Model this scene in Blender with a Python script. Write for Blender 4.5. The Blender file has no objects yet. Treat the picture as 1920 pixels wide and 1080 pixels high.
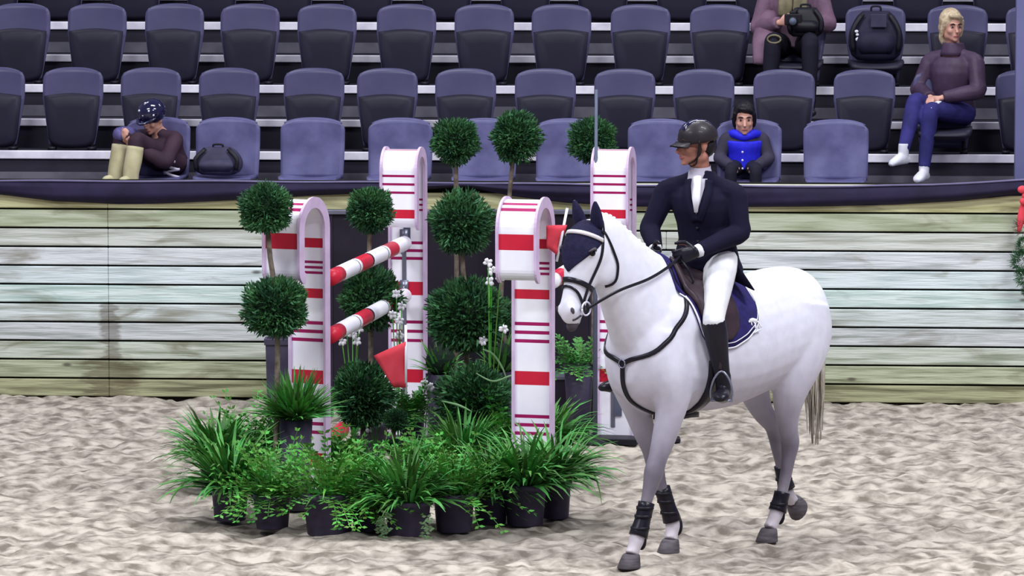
import bpy, bmesh, math, random
import numpy as np
from mathutils import Vector, Matrix, Quaternion
from mathutils.bvhtree import BVHTree
R = math.radians
V = Vector
rnd = random.Random(7)
scene = bpy.context.scene
COL = scene.collection

# ------------------------------------------------------------------ camera, world, lights, exposure
F_PX = 8375.0            # focal length in pixels of a 1920 wide frame
CAM_H = 3.65
PITCH = math.atan(740 / F_PX)
cam_d = bpy.data.cameras.new('camera'); cam = bpy.data.objects.new('camera', cam_d); COL.objects.link(cam)
cam.location = (0, 0, CAM_H); cam.rotation_euler = (R(90) - PITCH, 0, 0)
cam_d.sensor_width = 36; cam_d.lens = F_PX / 1920 * 36; cam_d.clip_end = 300
scene.camera = cam
scene.view_settings.view_transform = 'Standard'; scene.view_settings.look = 'None'
scene.view_settings.gamma = 1; scene.view_settings.use_curve_mapping = False
scene.view_settings.exposure = -0.12
w = bpy.data.worlds.new('world'); scene.world = w; w.use_nodes = True
w.node_tree.nodes['Background'].inputs[0].default_value = (0.58, 0.56, 0.86, 1)
w.node_tree.nodes['Background'].inputs[1].default_value = 0.36
def area(name, loc, size, sizey, power, color, rot=(0, 0, 0)):
    d = bpy.data.lights.new(name, 'AREA'); d.shape = 'RECTANGLE'; d.size = size; d.size_y = sizey
    d.energy = power; d.color = color
    o = bpy.data.objects.new(name, d); COL.objects.link(o); o.location = loc; o.rotation_euler = rot
    return o
for k, (lx, ly, p) in enumerate([(-7, 14, 1350), (7, 14, 1350), (-7, 22, 1350), (7, 22, 1500), (0, 29, 800), (-8, 36, 300), (8, 36, 300)]):
    area('arena_lamp', (lx, ly, 11.5), 5, 1.6, p, (0.95, 0.985, 1.0))

# ------------------------------------------------------------------ coordinate helpers
def at(px, py, Y):
    u = (px - 960) / F_PX; v = (540 - py) / F_PX
    d = V((u, math.cos(PITCH) + v * math.sin(PITCH), -math.sin(PITCH) + v * math.cos(PITCH)))
    return V((0, 0, CAM_H)) + d * (Y / d.y)
def ground(px, s):
    """ground point at picture column px where one metre spans s pixels"""
    Y = F_PX / s
    return V(((px - 960) / s, Y, 0))
WA = R(4.2); WY = 32.12
def W(u, v, z=0):
    """stand frame: u along the wall to the right, v behind the wall face"""
    return V((u * math.cos(WA) + v * math.sin(WA), WY - u * math.sin(WA) + v * math.cos(WA), z))
def u_of(px, v):
    Y = WY + v; u = (px - 960) / F_PX * Y
    for _ in range(4):
        p = W(u, v); u += ((px - 960) / F_PX * p.y - p.x)
    return u

# ------------------------------------------------------------------ materials
def hexc(r, g, b):
    f = lambda c: ((c / 255 + 0.055) / 1.055) ** 2.4 if c / 255 > 0.04045 else c / 255 / 12.92
    return (f(r), f(g), f(b), 1)
def mat(name, col, rough=0.6, col2=None, scale=8, bump=0, bscale=None, metal=0, stretch=None, coat=0, island=0, detail=4, sheen=0, lo=.35, hi=.65, spec=.22):
    m = bpy.data.materials.new(name); m.use_nodes = True; nt = m.node_tree; n = nt.nodes; l = nt.links
    b = n['Principled BSDF']; b.inputs['Roughness'].default_value = rough; b.inputs['Metallic'].default_value = metal
    b.inputs['Base Color'].default_value = col
    b.inputs['Specular IOR Level'].default_value = spec
    if coat: b.inputs['Coat Weight'].default_value = coat
    if sheen: b.inputs['Sheen Weight'].default_value = sheen
    tc = n.new('ShaderNodeTexCoord'); mp = n.new('ShaderNodeMapping'); l.new(tc.outputs['Object'], mp.inputs[0])
    if stretch: mp.inputs['Scale'].default_value = stretch
    c2 = col2 or tuple(x * .8 for x in col[:3]) + (1,)
    nz = n.new('ShaderNodeTexNoise'); nz.inputs['Scale'].default_value = scale; nz.inputs['Detail'].default_value = detail
    l.new(mp.outputs[0], nz.inputs['Vector'])
    rp = n.new('ShaderNodeValToRGB'); rp.color_ramp.elements[0].position = lo; rp.color_ramp.elements[1].position = hi
    rp.color_ramp.elements[0].color = c2; rp.color_ramp.elements[1].color = col
    l.new(nz.outputs['Fac'], rp.inputs[0]); out = rp.outputs[0]
    if island:
        g = n.new('ShaderNodeNewGeometry'); hs = n.new('ShaderNodeHueSaturation'); mr = n.new('ShaderNodeMapRange')
        mr.inputs['To Min'].default_value = 1 - island; mr.inputs['To Max'].default_value = 1 + island
        l.new(g.outputs['Random Per Island'], mr.inputs[0]); l.new(mr.outputs[0], hs.inputs['Value'])
        mr2 = n.new('ShaderNodeMapRange'); mr2.inputs['To Min'].default_value = .475; mr2.inputs['To Max'].default_value = .525
        l.new(g.outputs['Random Per Island'], mr2.inputs[0]); l.new(mr2.outputs[0], hs.inputs['Hue'])
        l.new(out, hs.inputs['Color']); out = hs.outputs[0]
    l.new(out, b.inputs['Base Color'])
    if bump:
        nb = n.new('ShaderNodeTexNoise'); nb.inputs['Scale'].default_value = bscale or scale * 3; nb.inputs['Detail'].default_value = 5
        l.new(mp.outputs[0], nb.inputs['Vector'])
        bp = n.new('ShaderNodeBump'); bp.inputs['Strength'].default_value = bump; bp.inputs['Distance'].default_value = .01
        l.new(nb.outputs['Fac'], bp.inputs['Height']); l.new(bp.outputs[0], b.inputs['Normal'])
    return m

M = {}
M['seat'] = mat('seat_plastic', hexc(80, 78, 112), .36, hexc(70, 68, 100), 3)
M['seat_dark'] = mat('seat_underside', hexc(36, 33, 50), .5, hexc(29, 27, 42), 3)
M['seat_front'] = mat('front_row_seat_plastic', hexc(98, 96, 138), .40, hexc(76, 74, 114), 5)
M['bracket'] = mat('seat_bracket', hexc(26, 24, 36), .5)
M['step_dark'] = mat('stand_riser', hexc(44, 41, 54), .7, hexc(34, 32, 44), 3)
M['step_grey'] = mat('stand_kick_panel', hexc(104, 100, 112), .6, hexc(82, 79, 92), 5)
M['step_white'] = mat('stand_nosing', hexc(236, 232, 244), .5, hexc(205, 200, 216), 6)
M['column'] = mat('column_paint', hexc(104, 104, 146), .6, hexc(96, 96, 136), 2)
M['cloth'] = mat('barrier_cloth', hexc(36, 28, 58), .75, hexc(27, 21, 45), 5, bump=.4, bscale=14)
M['cloth_edge'] = mat('barrier_cloth_rope', hexc(112, 106, 140), .5)
M['rail_cream'] = mat('rail_cream', hexc(226, 222, 205), .5)
M['dark_gap'] = mat('wall_backing', hexc(30, 29, 26), .9)
M['white'] = mat('standard_white_paint', hexc(250, 248, 255), .35, hexc(236, 232, 248), 3)
M['edge'] = mat('standard_edge_pinkish', hexc(214, 188, 222), .4)
M['red'] = mat('standard_red_paint', hexc(208, 40, 66), .35, hexc(196, 34, 58), 4)
M['magenta'] = mat('standard_magenta_line', hexc(164, 28, 96), .35)
M['metal'] = mat('galvanised_metal', hexc(140, 142, 160), .35, metal=.7)
M['plate'] = mat('grey_plate', hexc(92, 98, 120), .5)
M['black'] = mat('black_plastic', hexc(24, 22, 32), .5)
M['panel'] = mat('dark_panel', hexc(36, 30, 44), .6, hexc(27, 23, 34), 3)
M['panel2'] = mat('dark_planter', hexc(48, 38, 56), .6, hexc(34, 28, 42), 3)
M['pot'] = mat('pot_plastic', hexc(76, 70, 92), .5, hexc(56, 50, 70), 6)
M['soil'] = mat('potting_soil', hexc(44, 34, 28), .95)
M['flag'] = mat('red_flag', hexc(232, 78, 94), .6, hexc(218, 62, 78), 5)
M['flower'] = mat('white_petals', hexc(238, 236, 244), .6)
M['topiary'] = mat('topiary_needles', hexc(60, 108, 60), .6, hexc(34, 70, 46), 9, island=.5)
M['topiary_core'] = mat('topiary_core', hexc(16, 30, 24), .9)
M['trunk'] = mat('trunk_bark', hexc(128, 116, 104), .85, hexc(84, 74, 66), 20, bump=.3)
M['leaf'] = mat('leaf_green', hexc(96, 158, 62), .5, hexc(58, 116, 48), 5, island=.5)
M['leaf2'] = mat('strap_leaf_green', hexc(92, 152, 72), .5, hexc(56, 112, 52), 5, island=.5)
M['leaf3'] = mat('pale_leaf', hexc(128, 160, 118), .5, hexc(100, 136, 92), 5, island=.3)
M['hair_b'] = mat('blond_hair', hexc(206, 188, 160), .5, hexc(168, 146, 118), 30, bump=.5, bscale=60)
M['hair_k'] = mat('black_hair', hexc(26, 22, 30), .45, hexc(18, 16, 22), 30, bump=.4, bscale=60)
M['skin'] = mat('skin', hexc(206, 158, 142), .55, hexc(192, 140, 126), 10)
M['skin_r'] = mat('rider_skin', hexc(172, 120, 104), .55, hexc(150, 100, 88), 10)
M['lip'] = mat('lips', hexc(168, 92, 96), .5)
M['brow'] = mat('eyebrow_hair', hexc(48, 34, 32), .7)
M['eye'] = mat('dark_eye', hexc(14, 12, 16), .15)
M['eye_white'] = mat('eye_white', hexc(150, 140, 146), .3)
M['navy_coat'] = mat('navy_riding_coat', hexc(26, 24, 46), .85, hexc(20, 18, 38), 6, spec=.12)
M['breeches'] = mat('white_breeches', hexc(226, 226, 230), .8, hexc(205, 205, 212), 8, bump=.2, bscale=25)
M['boot'] = mat('black_leather', hexc(24, 22, 32), .32, hexc(30, 28, 38), 10)
M['boot_brown'] = mat('brown_leather', hexc(60, 46, 54), .4, hexc(46, 34, 42), 10)
M['shirt'] = mat('white_shirt', hexc(236, 236, 246), .7)
M['collar'] = mat('grey_collar', hexc(184, 178, 196), .7)
M['helmet'] = mat('helmet_shell', hexc(44, 39, 44), .45, hexc(36, 32, 38), 6, coat=.08)
M['helmet_top'] = mat('helmet_gloss_panel', hexc(24, 24, 60), .12, coat=1)
M['horse_dark'] = mat('horse_dark_skin', hexc(84, 78, 86), .6, hexc(60, 54, 62), 12)
M['hoof'] = mat('hoof_horn', hexc(96, 90, 96), .6, hexc(70, 64, 70), 12, stretch=(1, 1, 6))
M['hoof_w'] = mat('coronet_white', hexc(200, 190, 196), .7, hexc(170, 160, 168), 10)
M['tail'] = mat('tail_hair', hexc(196, 190, 180), .6, hexc(150, 142, 128), 8, stretch=(6, 6, 1), bump=.5, bscale=40, island=.25)
M['mane'] = mat('mane_hair', hexc(226, 226, 236), .6, hexc(200, 200, 212), 20)
M['navy_pad'] = mat('navy_saddle_pad', hexc(40, 34, 96), .85, hexc(32, 28, 80), 20, bump=.2, bscale=60)
M['bonnet'] = mat('navy_bonnet', hexc(32, 30, 62), .85, hexc(24, 22, 50), 30, bump=.3, bscale=90)
M['gold_braid'] = mat('pale_browband', hexc(206, 200, 204), .3)
M['purple_puffer'] = mat('purple_brown_puffer', hexc(76, 58, 82), .5, hexc(60, 44, 66), 6, bump=.4, bscale=12)
M['mauve'] = mat('mauve_jacket', hexc(120, 92, 112), .7, hexc(98, 74, 94), 6, bump=.5, bscale=14)
M['olive'] = mat('olive_scarf', hexc(128, 120, 96), .8, hexc(100, 94, 74), 14)
M['denim'] = mat('blue_denim', hexc(50, 46, 112), .8, hexc(38, 36, 90), 10, bump=.3, bscale=20)
M['dark_trouser'] = mat('dark_trousers', hexc(26, 24, 40), .8)
M['blue_vest'] = mat('royal_blue_jacket', hexc(44, 44, 224), .6, hexc(36, 36, 196), 8, bump=.4, bscale=14)
M['grey_coat'] = mat('dark_grey_coat', hexc(58, 54, 72), .75, hexc(48, 44, 60), 6)
M['brown_coat'] = mat('plum_brown_coat', hexc(62, 42, 56), .75, hexc(48, 32, 46), 6)
M['cream_boot'] = mat('cream_suede', hexc(190, 182, 150), .8, hexc(166, 158, 124), 8)
M['lavender'] = mat('lavender_sleeve', hexc(96, 90, 140), .4, hexc(80, 74, 122), 6)
M['sneaker'] = mat('white_sneaker', hexc(222, 222, 234), .5)
M['bag'] = mat('dark_bag_fabric', hexc(36, 34, 58), .7, hexc(28, 26, 46), 8, bump=.2)
M['bag2'] = mat('grey_bag_fabric', hexc(62, 60, 84), .7, hexc(50, 48, 70), 8)
M['bead'] = mat('bright_rivet', hexc(230, 230, 250), .2, metal=.3)

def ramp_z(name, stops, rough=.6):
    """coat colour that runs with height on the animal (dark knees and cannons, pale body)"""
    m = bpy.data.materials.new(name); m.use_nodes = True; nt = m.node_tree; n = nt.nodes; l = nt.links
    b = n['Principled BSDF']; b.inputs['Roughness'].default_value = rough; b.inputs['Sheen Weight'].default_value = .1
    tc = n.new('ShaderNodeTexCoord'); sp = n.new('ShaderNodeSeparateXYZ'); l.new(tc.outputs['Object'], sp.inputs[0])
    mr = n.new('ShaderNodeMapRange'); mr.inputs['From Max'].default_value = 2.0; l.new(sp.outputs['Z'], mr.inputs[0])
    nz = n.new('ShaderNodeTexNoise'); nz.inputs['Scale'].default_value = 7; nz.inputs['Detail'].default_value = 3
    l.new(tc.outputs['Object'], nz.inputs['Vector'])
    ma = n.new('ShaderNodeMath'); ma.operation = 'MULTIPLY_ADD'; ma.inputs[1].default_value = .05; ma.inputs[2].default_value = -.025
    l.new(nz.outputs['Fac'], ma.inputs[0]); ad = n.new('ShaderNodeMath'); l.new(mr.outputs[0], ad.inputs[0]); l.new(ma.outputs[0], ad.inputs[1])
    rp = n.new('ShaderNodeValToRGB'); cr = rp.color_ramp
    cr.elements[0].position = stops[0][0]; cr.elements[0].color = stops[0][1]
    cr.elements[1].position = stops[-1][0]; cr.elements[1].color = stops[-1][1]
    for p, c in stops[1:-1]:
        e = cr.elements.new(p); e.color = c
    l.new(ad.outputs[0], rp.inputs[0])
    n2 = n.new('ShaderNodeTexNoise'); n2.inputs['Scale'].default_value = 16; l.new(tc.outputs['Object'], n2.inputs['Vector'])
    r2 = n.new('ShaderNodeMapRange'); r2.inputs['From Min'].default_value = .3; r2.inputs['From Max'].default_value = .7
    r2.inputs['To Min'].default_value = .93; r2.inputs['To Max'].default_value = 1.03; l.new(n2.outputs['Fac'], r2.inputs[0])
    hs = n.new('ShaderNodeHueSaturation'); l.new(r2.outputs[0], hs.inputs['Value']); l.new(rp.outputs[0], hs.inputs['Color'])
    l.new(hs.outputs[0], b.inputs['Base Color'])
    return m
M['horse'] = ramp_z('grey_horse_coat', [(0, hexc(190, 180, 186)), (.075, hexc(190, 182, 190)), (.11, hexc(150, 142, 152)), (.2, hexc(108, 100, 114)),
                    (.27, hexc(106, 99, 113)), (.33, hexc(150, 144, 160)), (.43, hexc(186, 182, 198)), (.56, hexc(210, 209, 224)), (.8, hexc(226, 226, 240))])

# ------------------------------------------------------------------ mesh helpers
def link(name, me, parent=None, mats=None):
    o = bpy.data.objects.new(name, me); COL.objects.link(o)
    if parent is not None: o.parent = parent
    if mats is not None:
        for m_ in (mats if isinstance(mats, (list, tuple)) else [mats]): me.materials.append(M[m_] if isinstance(m_, str) else m_)
    return o
def tag(o, label=None, cat=None, group=None, kind=None):
    if label: o['label'] = label
    if cat: o['category'] = cat
    if group: o['group'] = group
    if kind: o['kind'] = kind
    return o
def thing(name, label, cat, loc=(0, 0, 0), rz=0, group=None, kind=None):
    o = bpy.data.objects.new(name, None); COL.objects.link(o); o.location = loc; o.rotation_euler = (0, 0, rz); o.empty_display_size = .1
    return tag(o, label, cat, group, kind)
def copy_tree(o, parent=None):
    c = o.copy(); COL.objects.link(c); c.parent = parent
    for ch in list(o.children):
        copy_tree(ch, c)
    return c
def catmull(pts, sub=4):
    P = [np.array(p, float) for p in pts]; out = []
    for i in range(len(P) - 1):
        p0 = P[max(i - 1, 0)]; p1 = P[i]; p2 = P[i + 1]; p3 = P[min(i + 2, len(P) - 1)]
        for k in range(sub):
            t = k / sub
            out.append(.5 * ((2 * p1) + (-p0 + p2) * t + (2 * p0 - 5 * p1 + 4 * p2 - p3) * t * t + (-p0 + 3 * p1 - 3 * p2 + p3) * t ** 3))
    out.append(P[-1]); return out

class MB:
    def __init__(s): s.v = []; s.f = []; s.m = []
    def add(s, vs, fs, mi=0):
        b = len(s.v); s.v += [tuple(p) for p in vs]; s.f += [tuple(i + b for i in f) for f in fs]; s.m += [mi] * len(fs); return s
    def box(s, c, d, mi=0, rz=0, mtx=None):
        x, y, z = [q / 2 for q in d]; vs = [V((i * x, j * y, k * z)) for i in (-1, 1) for j in (-1, 1) for k in (-1, 1)]
        m_ = mtx if mtx else Matrix.Rotation(rz, 3, 'Z')
        vs = [m_ @ p + V(c) for p in vs]
        return s.add(vs, [(0, 1, 3, 2), (4, 6, 7, 5), (0, 4, 5, 1), (2, 3, 7, 6), (0, 2, 6, 4), (1, 5, 7, 3)], mi)
    def loft(s, rings, mi=0, cap=True, closed=True):
        n = len(rings[0]); vs = [p for r in rings for p in r]; fs = []
        for i in range(len(rings) - 1):
            for j in range(n if closed else n - 1):
                a = i * n + j; b = i * n + (j + 1) % n
                fs.append((a, b, b + n, a + n))
        if cap and closed:
            fs.append(tuple(range(n - 1, -1, -1))); fs.append(tuple((len(rings) - 1) * n + j for j in range(n)))
        return s.add(vs, fs, mi)
    def tube(s, pts, rad, n=10, mi=0, sub=0, flat=None, side=None):
        """pts path; rad number, list, or list of (ra, rb): ra along 'side' direction, rb across it"""
        if not isinstance(rad, (list, tuple)): rad = [rad] * len(pts)
        dat = [tuple(p) + (tuple(r) if isinstance(r, (tuple, list)) else (r, r * (flat or 1))) for p, r in zip(pts, rad)]
        if sub: dat = catmull(dat, sub)
        P = [V(d[:3]) for d in dat]; rings = []; ref = V(side) if side is not None else None
        prev = None
        for i, p in enumerate(P):
            t = (P[min(i + 1, len(P) - 1)] - P[max(i - 1, 0)])
            if t.length < 1e-9: t = V((0, 0, 1))
            t.normalize()
            if ref is not None: a = ref - t * ref.dot(t)
            elif prev is not None: a = prev - t * prev.dot(t)
            else:
                a = V((0, 0, 1)) if abs(t.z) < .9 else V((1, 0, 0)); a = a - t * a.dot(t)
            if a.length < 1e-6: a = t.orthogonal()
            a.normalize(); prev = a; b = t.cross(a)
            ra, rb = max(dat[i][3], 1e-4), max(dat[i][4], 1e-4)
            rings.append([p + a * ra * math.cos(2 * math.pi * k / n) + b * rb * math.sin(2 * math.pi * k / n) for k in range(n)])
        return s.loft(rings, mi)
    def ell(s, c, r, mi=0, rot=None, nu=14, nv=9):
        vs = []; c = V(c)
        if not isinstance(r, (tuple, list)): r = (r, r, r)
        for i in range(nv + 1):
            t = math.pi * i / nv; t = min(max(t, .02), math.pi - .02)
            for j in range(nu):
                p = V((r[0] * math.sin(t) * math.cos(2 * math.pi * j / nu), r[1] * math.sin(t) * math.sin(2 * math.pi * j / nu), r[2] * math.cos(t)))
                vs.append((rot @ p if rot else p) + c)
        fs = [(i * nu + j, (i + 1) * nu + j, (i + 1) * nu + (j + 1) % nu, i * nu + (j + 1) % nu) for i in range(nv) for j in range(nu)]
        fs.append(tuple(range(nu))); fs.append(tuple(nv * nu + j for j in range(nu - 1, -1, -1)))
        return s.add(vs, fs, mi)
    def lathe(s, prof, c=(0, 0, 0), n=20, mi=0, cap=True):
        return s.loft([[V((r * math.cos(2 * math.pi * k / n), r * math.sin(2 * math.pi * k / n), z)) + V(c) for k in range(n)] for r, z in prof], mi, cap)
    def prism(s, poly, y0, y1, mi=0, axis='y'):
        f = (lambda p, q: V((p[0], q, p[1]))) if axis == 'y' else (lambda p, q: V((q, p[0], p[1])))
        return s.loft([[f(p, y0) for p in poly], [f(p, y1) for p in poly]], mi)
    def mesh(s, name, smooth=True):
        me = bpy.data.meshes.new(name); me.from_pydata(s.v, [], s.f)
        me.polygons.foreach_set('material_index', s.m)
        bm = bmesh.new(); bm.from_mesh(me); bmesh.ops.recalc_face_normals(bm, faces=bm.faces); bm.to_mesh(me); bm.free()
        me.polygons.foreach_set('use_smooth', [smooth] * len(me.polygons)); me.update(); return me
    def build(s, name, mats, parent=None, smooth=True, bevel=0):
        o = link(name, s.mesh(name, smooth), parent, mats)
        if bevel:
            b = o.modifiers.new('bevel', 'BEVEL'); b.width = bevel; b.segments = 2; b.limit_method = 'ANGLE'
        return o
def fuse(mb, name, mats, parent=None, voxel=.012, smooth=4, factor=.5):
    """union of all pieces of mb as one continuous skin"""
    me = mb.mesh(name); o = bpy.data.objects.new(name, me); COL.objects.link(o)
    r = o.modifiers.new('r', 'REMESH'); r.mode = 'VOXEL'; r.voxel_size = voxel; r.use_smooth_shade = True
    sm = o.modifiers.new('s', 'SMOOTH'); sm.factor = factor; sm.iterations = smooth
    bpy.context.view_layer.update()
    dg = bpy.context.evaluated_depsgraph_get(); new = bpy.data.meshes.new_from_object(o.evaluated_get(dg))
    bpy.data.objects.remove(o); bpy.data.meshes.remove(me)
    new.name = name; new.materials.clear()
    new.polygons.foreach_set('use_smooth', [True] * len(new.polygons))
    return link(name, new, parent, mats)
def bvh_of(o):
    me = o.data
    return BVHTree.FromPolygons([v.co.copy() for v in me.vertices], [tuple(p.vertices) for p in me.polygons])
def resample(pts, step):
    P = [V(p) for p in pts]; out = [P[0]]
    for a, b in zip(P[:-1], P[1:]):
        n = max(1, int((b - a).length / step))
        for k in range(1, n + 1): out.append(a.lerp(b, k / n))
    return out
def strap_mb(pts, width, thick=.006, off=.003, bvh=None, step=.02, closed=False, mb=None, side=None, mi=0):
    """flat leather strap laid on a surface"""
    mb = mb or MB(); P = resample(pts, step); N = []
    if bvh:
        Q = []
        for p in P:
            c, nn, i, d = bvh.find_nearest(p)
            Q.append(c + nn * (off + thick / 2)); N.append(nn)
        P = Q
        for _ in range(2):
            P = [P[0]] + [(P[i - 1] + P[i] * 2 + P[i + 1]) / 4 for i in range(1, len(P) - 1)] + [P[-1]]
            N = [N[0]] + [(N[i - 1] + N[i] + N[i + 1]).normalized() for i in range(1, len(N) - 1)] + [N[-1]]
    else:
        N = [V(side or (0, 1, 0))] * len(P)
    rings = []
    for i, p in enumerate(P):
        t = (P[min(i + 1, len(P) - 1)] - P[max(i - 1, 0)]).normalized(); n = (N[i] - t * N[i].dot(t)).normalized(); b = t.cross(n)
        rings.append([p + b * width / 2 + n * thick / 2, p + b * width / 2 - n * thick / 2, p - b * width / 2 - n * thick / 2, p - b * width / 2 + n * thick / 2])
    mb.loft(rings, mi); return mb
ORD = ['first', 'second', 'third', 'fourth', 'fifth', 'sixth', 'seventh', 'eighth', 'ninth', 'tenth', 'eleventh', 'twelfth', 'thirteenth', 'fourteenth']

# ================================================================== STRUCTURE
# sand footing ------------------------------------------------------
def vnoise(X, Y, cell, seed):
    rs = np.random.RandomState(seed); n = 256; g = rs.rand(n, n)
    x = X / cell + 1000; y = Y / cell + 1000; xi = np.floor(x).astype(int); yi = np.floor(y).astype(int); fx = x - xi; fy = y - yi
    fx = fx * fx * (3 - 2 * fx); fy = fy * fy * (3 - 2 * fy); a = lambda i, j: g[(xi + i) % n, (yi + j) % n]
    return (a(0, 0) * (1 - fx) + a(1, 0) * fx) * (1 - fy) + (a(0, 1) * (1 - fx) + a(1, 1) * fx) * fy - .5
xs = np.concatenate([np.linspace(-24, -4.6, 14)[:-1], np.arange(-4.6, 4.6, .026), np.linspace(4.6, 24, 14)])
ys = np.concatenate([np.linspace(4, 21.6, 10)[:-1], np.arange(21.6, 32.9, .034)])
GX, GY = np.meshgrid(xs, ys)
H = .018 * vnoise(GX, GY, .30, 1) + .030 * vnoise(GX, GY, .13, 2) + .032 * vnoise(GX, GY, .065, 3) + .02 * vnoise(GX, GY, 1.3, 5)
prints = vnoise(GX, GY, .24, 8); H = H - .03 * np.clip(prints - .12, 0, .3) / .3
H = np.where((np.abs(GX) > 4.58) | (GY < 21.58), 0, H) - .004
vv = np.stack([GX.ravel(), GY.ravel(), H.ravel()], 1); ny, nx = GX.shape
idx = np.arange(ny * nx).reshape(ny, nx); q = np.stack([idx[:-1, :-1], idx[:-1, 1:], idx[1:, 1:], idx[1:, :-1]], -1).reshape(-1, 4)
me = bpy.data.meshes.new('floor'); me.vertices.add(len(vv)); me.vertices.foreach_set('co', vv.ravel())
me.loops.add(q.size); me.loops.foreach_set('vertex_index', q.ravel()); me.polygons.add(len(q))
me.polygons.foreach_set('loop_start', np.arange(0, q.size, 4)); me.polygons.foreach_set('loop_total', np.full(len(q), 4))
me.polygons.foreach_set('use_smooth', np.ones(len(q), bool)); me.update(calc_edges=True); me.validate()
m = mat('sand_footing', hexc(184, 174, 163), .95, hexc(112, 103, 94), 8, bump=1.0, bscale=22, detail=8, lo=.36, hi=.62)
tag(link('floor', me, None, m), 'pale beige sand footing of the arena, churned by hooves', kind='structure')

# plank wall --------------------------------------------------------
U0, U1 = -5.2, 5.2
PL = .1372
wall = thing('wall_front', 'weathered pale wooden board wall around the arena', None, (0, 0, 0), 0, None, 'structure')
del_keys = None
mb = MB(); c = W(0, .07); mb.box((c.x, c.y, .78), (U1 - U0, .06, 1.6), rz=-WA); mb.build('backing_board', 'dark_gap', wall, False)
def plank_mat(i, base, grain):
    m = mat('plank_wood_%d' % i, base, .75, grain, 2.6, bump=.5, bscale=9, stretch=(.6, 1, 10), detail=10, lo=.36, hi=.56)
    nt = m.node_tree; n = nt.nodes; l = nt.links; b = n['Principled BSDF']
    src = b.inputs['Base Color'].links[0].from_socket; tc = n['Texture Coordinate']
    wv = n.new('ShaderNodeTexNoise'); wv.inputs['Scale'].default_value = 1.3; wv.inputs['Detail'].default_value = 6; wv.inputs['Distortion'].default_value = 1.2
    mp = n.new('ShaderNodeMapping'); mp.inputs['Scale'].default_value = (1.1, 1, 5); mp.inputs['Location'].default_value = (i * 3.7, 0, i * 1.3)
    l.new(tc.outputs['Object'], mp.inputs[0]); l.new(mp.outputs[0], wv.inputs['Vector'])
    rp = n.new('ShaderNodeValToRGB'); rp.color_ramp.elements[0].position = .55; rp.color_ramp.elements[1].position = .74
    rp.color_ramp.elements[0].color = (0, 0, 0, 1); rp.color_ramp.elements[1].color = (.8, .8, .8, 1); l.new(wv.outputs['Fac'], rp.inputs[0])
    mx = n.new('ShaderNodeMix'); mx.data_type = 'RGBA'; l.new(rp.outputs[0], mx.inputs['Factor']); l.new(src, mx.inputs['A'])
    mx.inputs['B'].default_value = hexc(112, 104, 78); l.new(mx.outputs['Result'], b.inputs['Base Color'])
    # knots
    vo = n.new('ShaderNodeTexVoronoi'); vo.inputs['Scale'].default_value = 1.7
    mp2 = n.new('ShaderNodeMapping'); mp2.inputs['Scale'].default_value = (1, 1, 2.6); mp2.inputs['Location'].default_value = (i * 1.9, i * .7, i)
    l.new(tc.outputs['Object'], mp2.inputs[0]); l.new(mp2.outputs[0], vo.inputs['Vector'])
    r3 = n.new('ShaderNodeValToRGB'); r3.color_ramp.elements[0].position = .035; r3.color_ramp.elements[1].position = .08
    r3.color_ramp.elements[0].color = (.8, .8, .8, 1); r3.color_ramp.elements[1].color = (0, 0, 0, 1); l.new(vo.outputs['Distance'], r3.inputs[0])
    m3 = n.new('ShaderNodeMix'); m3.data_type = 'RGBA'; l.new(r3.outputs[0], m3.inputs['Factor']); l.new(mx.outputs['Result'], m3.inputs['A'])
    m3.inputs['B'].default_value = hexc(74, 66, 60); l.new(m3.outputs['Result'], b.inputs['Base Color'])
    if i < 5:
        xj = W(u_of(203, 0), 0).x
        sx = n.new('ShaderNodeSeparateXYZ'); l.new(tc.outputs['Object'], sx.inputs[0])
        def mth(op, a_, b_):
            q_ = n.new('ShaderNodeMath'); q_.operation = op
            for k_, x_ in enumerate((a_, b_)):
                if x_ is None: continue
                if isinstance(x_, (int, float)): q_.inputs[k_].default_value = x_
                else: l.new(x_, q_.inputs[k_])
            return q_.outputs[0]
        dd = mth('ABSOLUTE', mth('SUBTRACT', sx.outputs['X'], xj), None)
        fall = mth('SUBTRACT', 1.0, mth('DIVIDE', dd, .16 if i > 1 else .45)); fall = mth('MAXIMUM', fall, 0.0)
        nn_ = n.new('ShaderNodeTexNoise'); nn_.inputs['Scale'].default_value = 14; nn_.inputs['Detail'].default_value = 4
        mp4 = n.new('ShaderNodeMapping'); mp4.inputs['Scale'].default_value = (.45, 1, 2.6); l.new(tc.outputs['Object'], mp4.inputs[0]); l.new(mp4.outputs[0], nn_.inputs['Vector'])
        k4 = mth('MINIMUM', mth('MAXIMUM', mth('MULTIPLY', mth('SUBTRACT', mth('MULTIPLY', fall, nn_.outputs['Fac']), .25), 5.0), 0.0), .55)
        m4 = n.new('ShaderNodeMix'); m4.data_type = 'RGBA'; l.new(k4, m4.inputs['Factor']); l.new(m3.outputs['Result'], m4.inputs['A'])
        m4.inputs['B'].default_value = hexc(84, 70, 52); l.new(m4.outputs['Result'], b.inputs['Base Color'])
    return m
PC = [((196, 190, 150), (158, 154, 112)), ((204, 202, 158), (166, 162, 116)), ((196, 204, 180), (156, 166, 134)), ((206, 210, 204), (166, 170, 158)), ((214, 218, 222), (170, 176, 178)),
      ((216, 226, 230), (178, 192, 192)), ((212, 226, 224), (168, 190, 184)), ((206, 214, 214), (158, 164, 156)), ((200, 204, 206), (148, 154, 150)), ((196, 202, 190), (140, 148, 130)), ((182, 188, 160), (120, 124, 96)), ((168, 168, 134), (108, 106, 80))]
NP = 11
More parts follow.
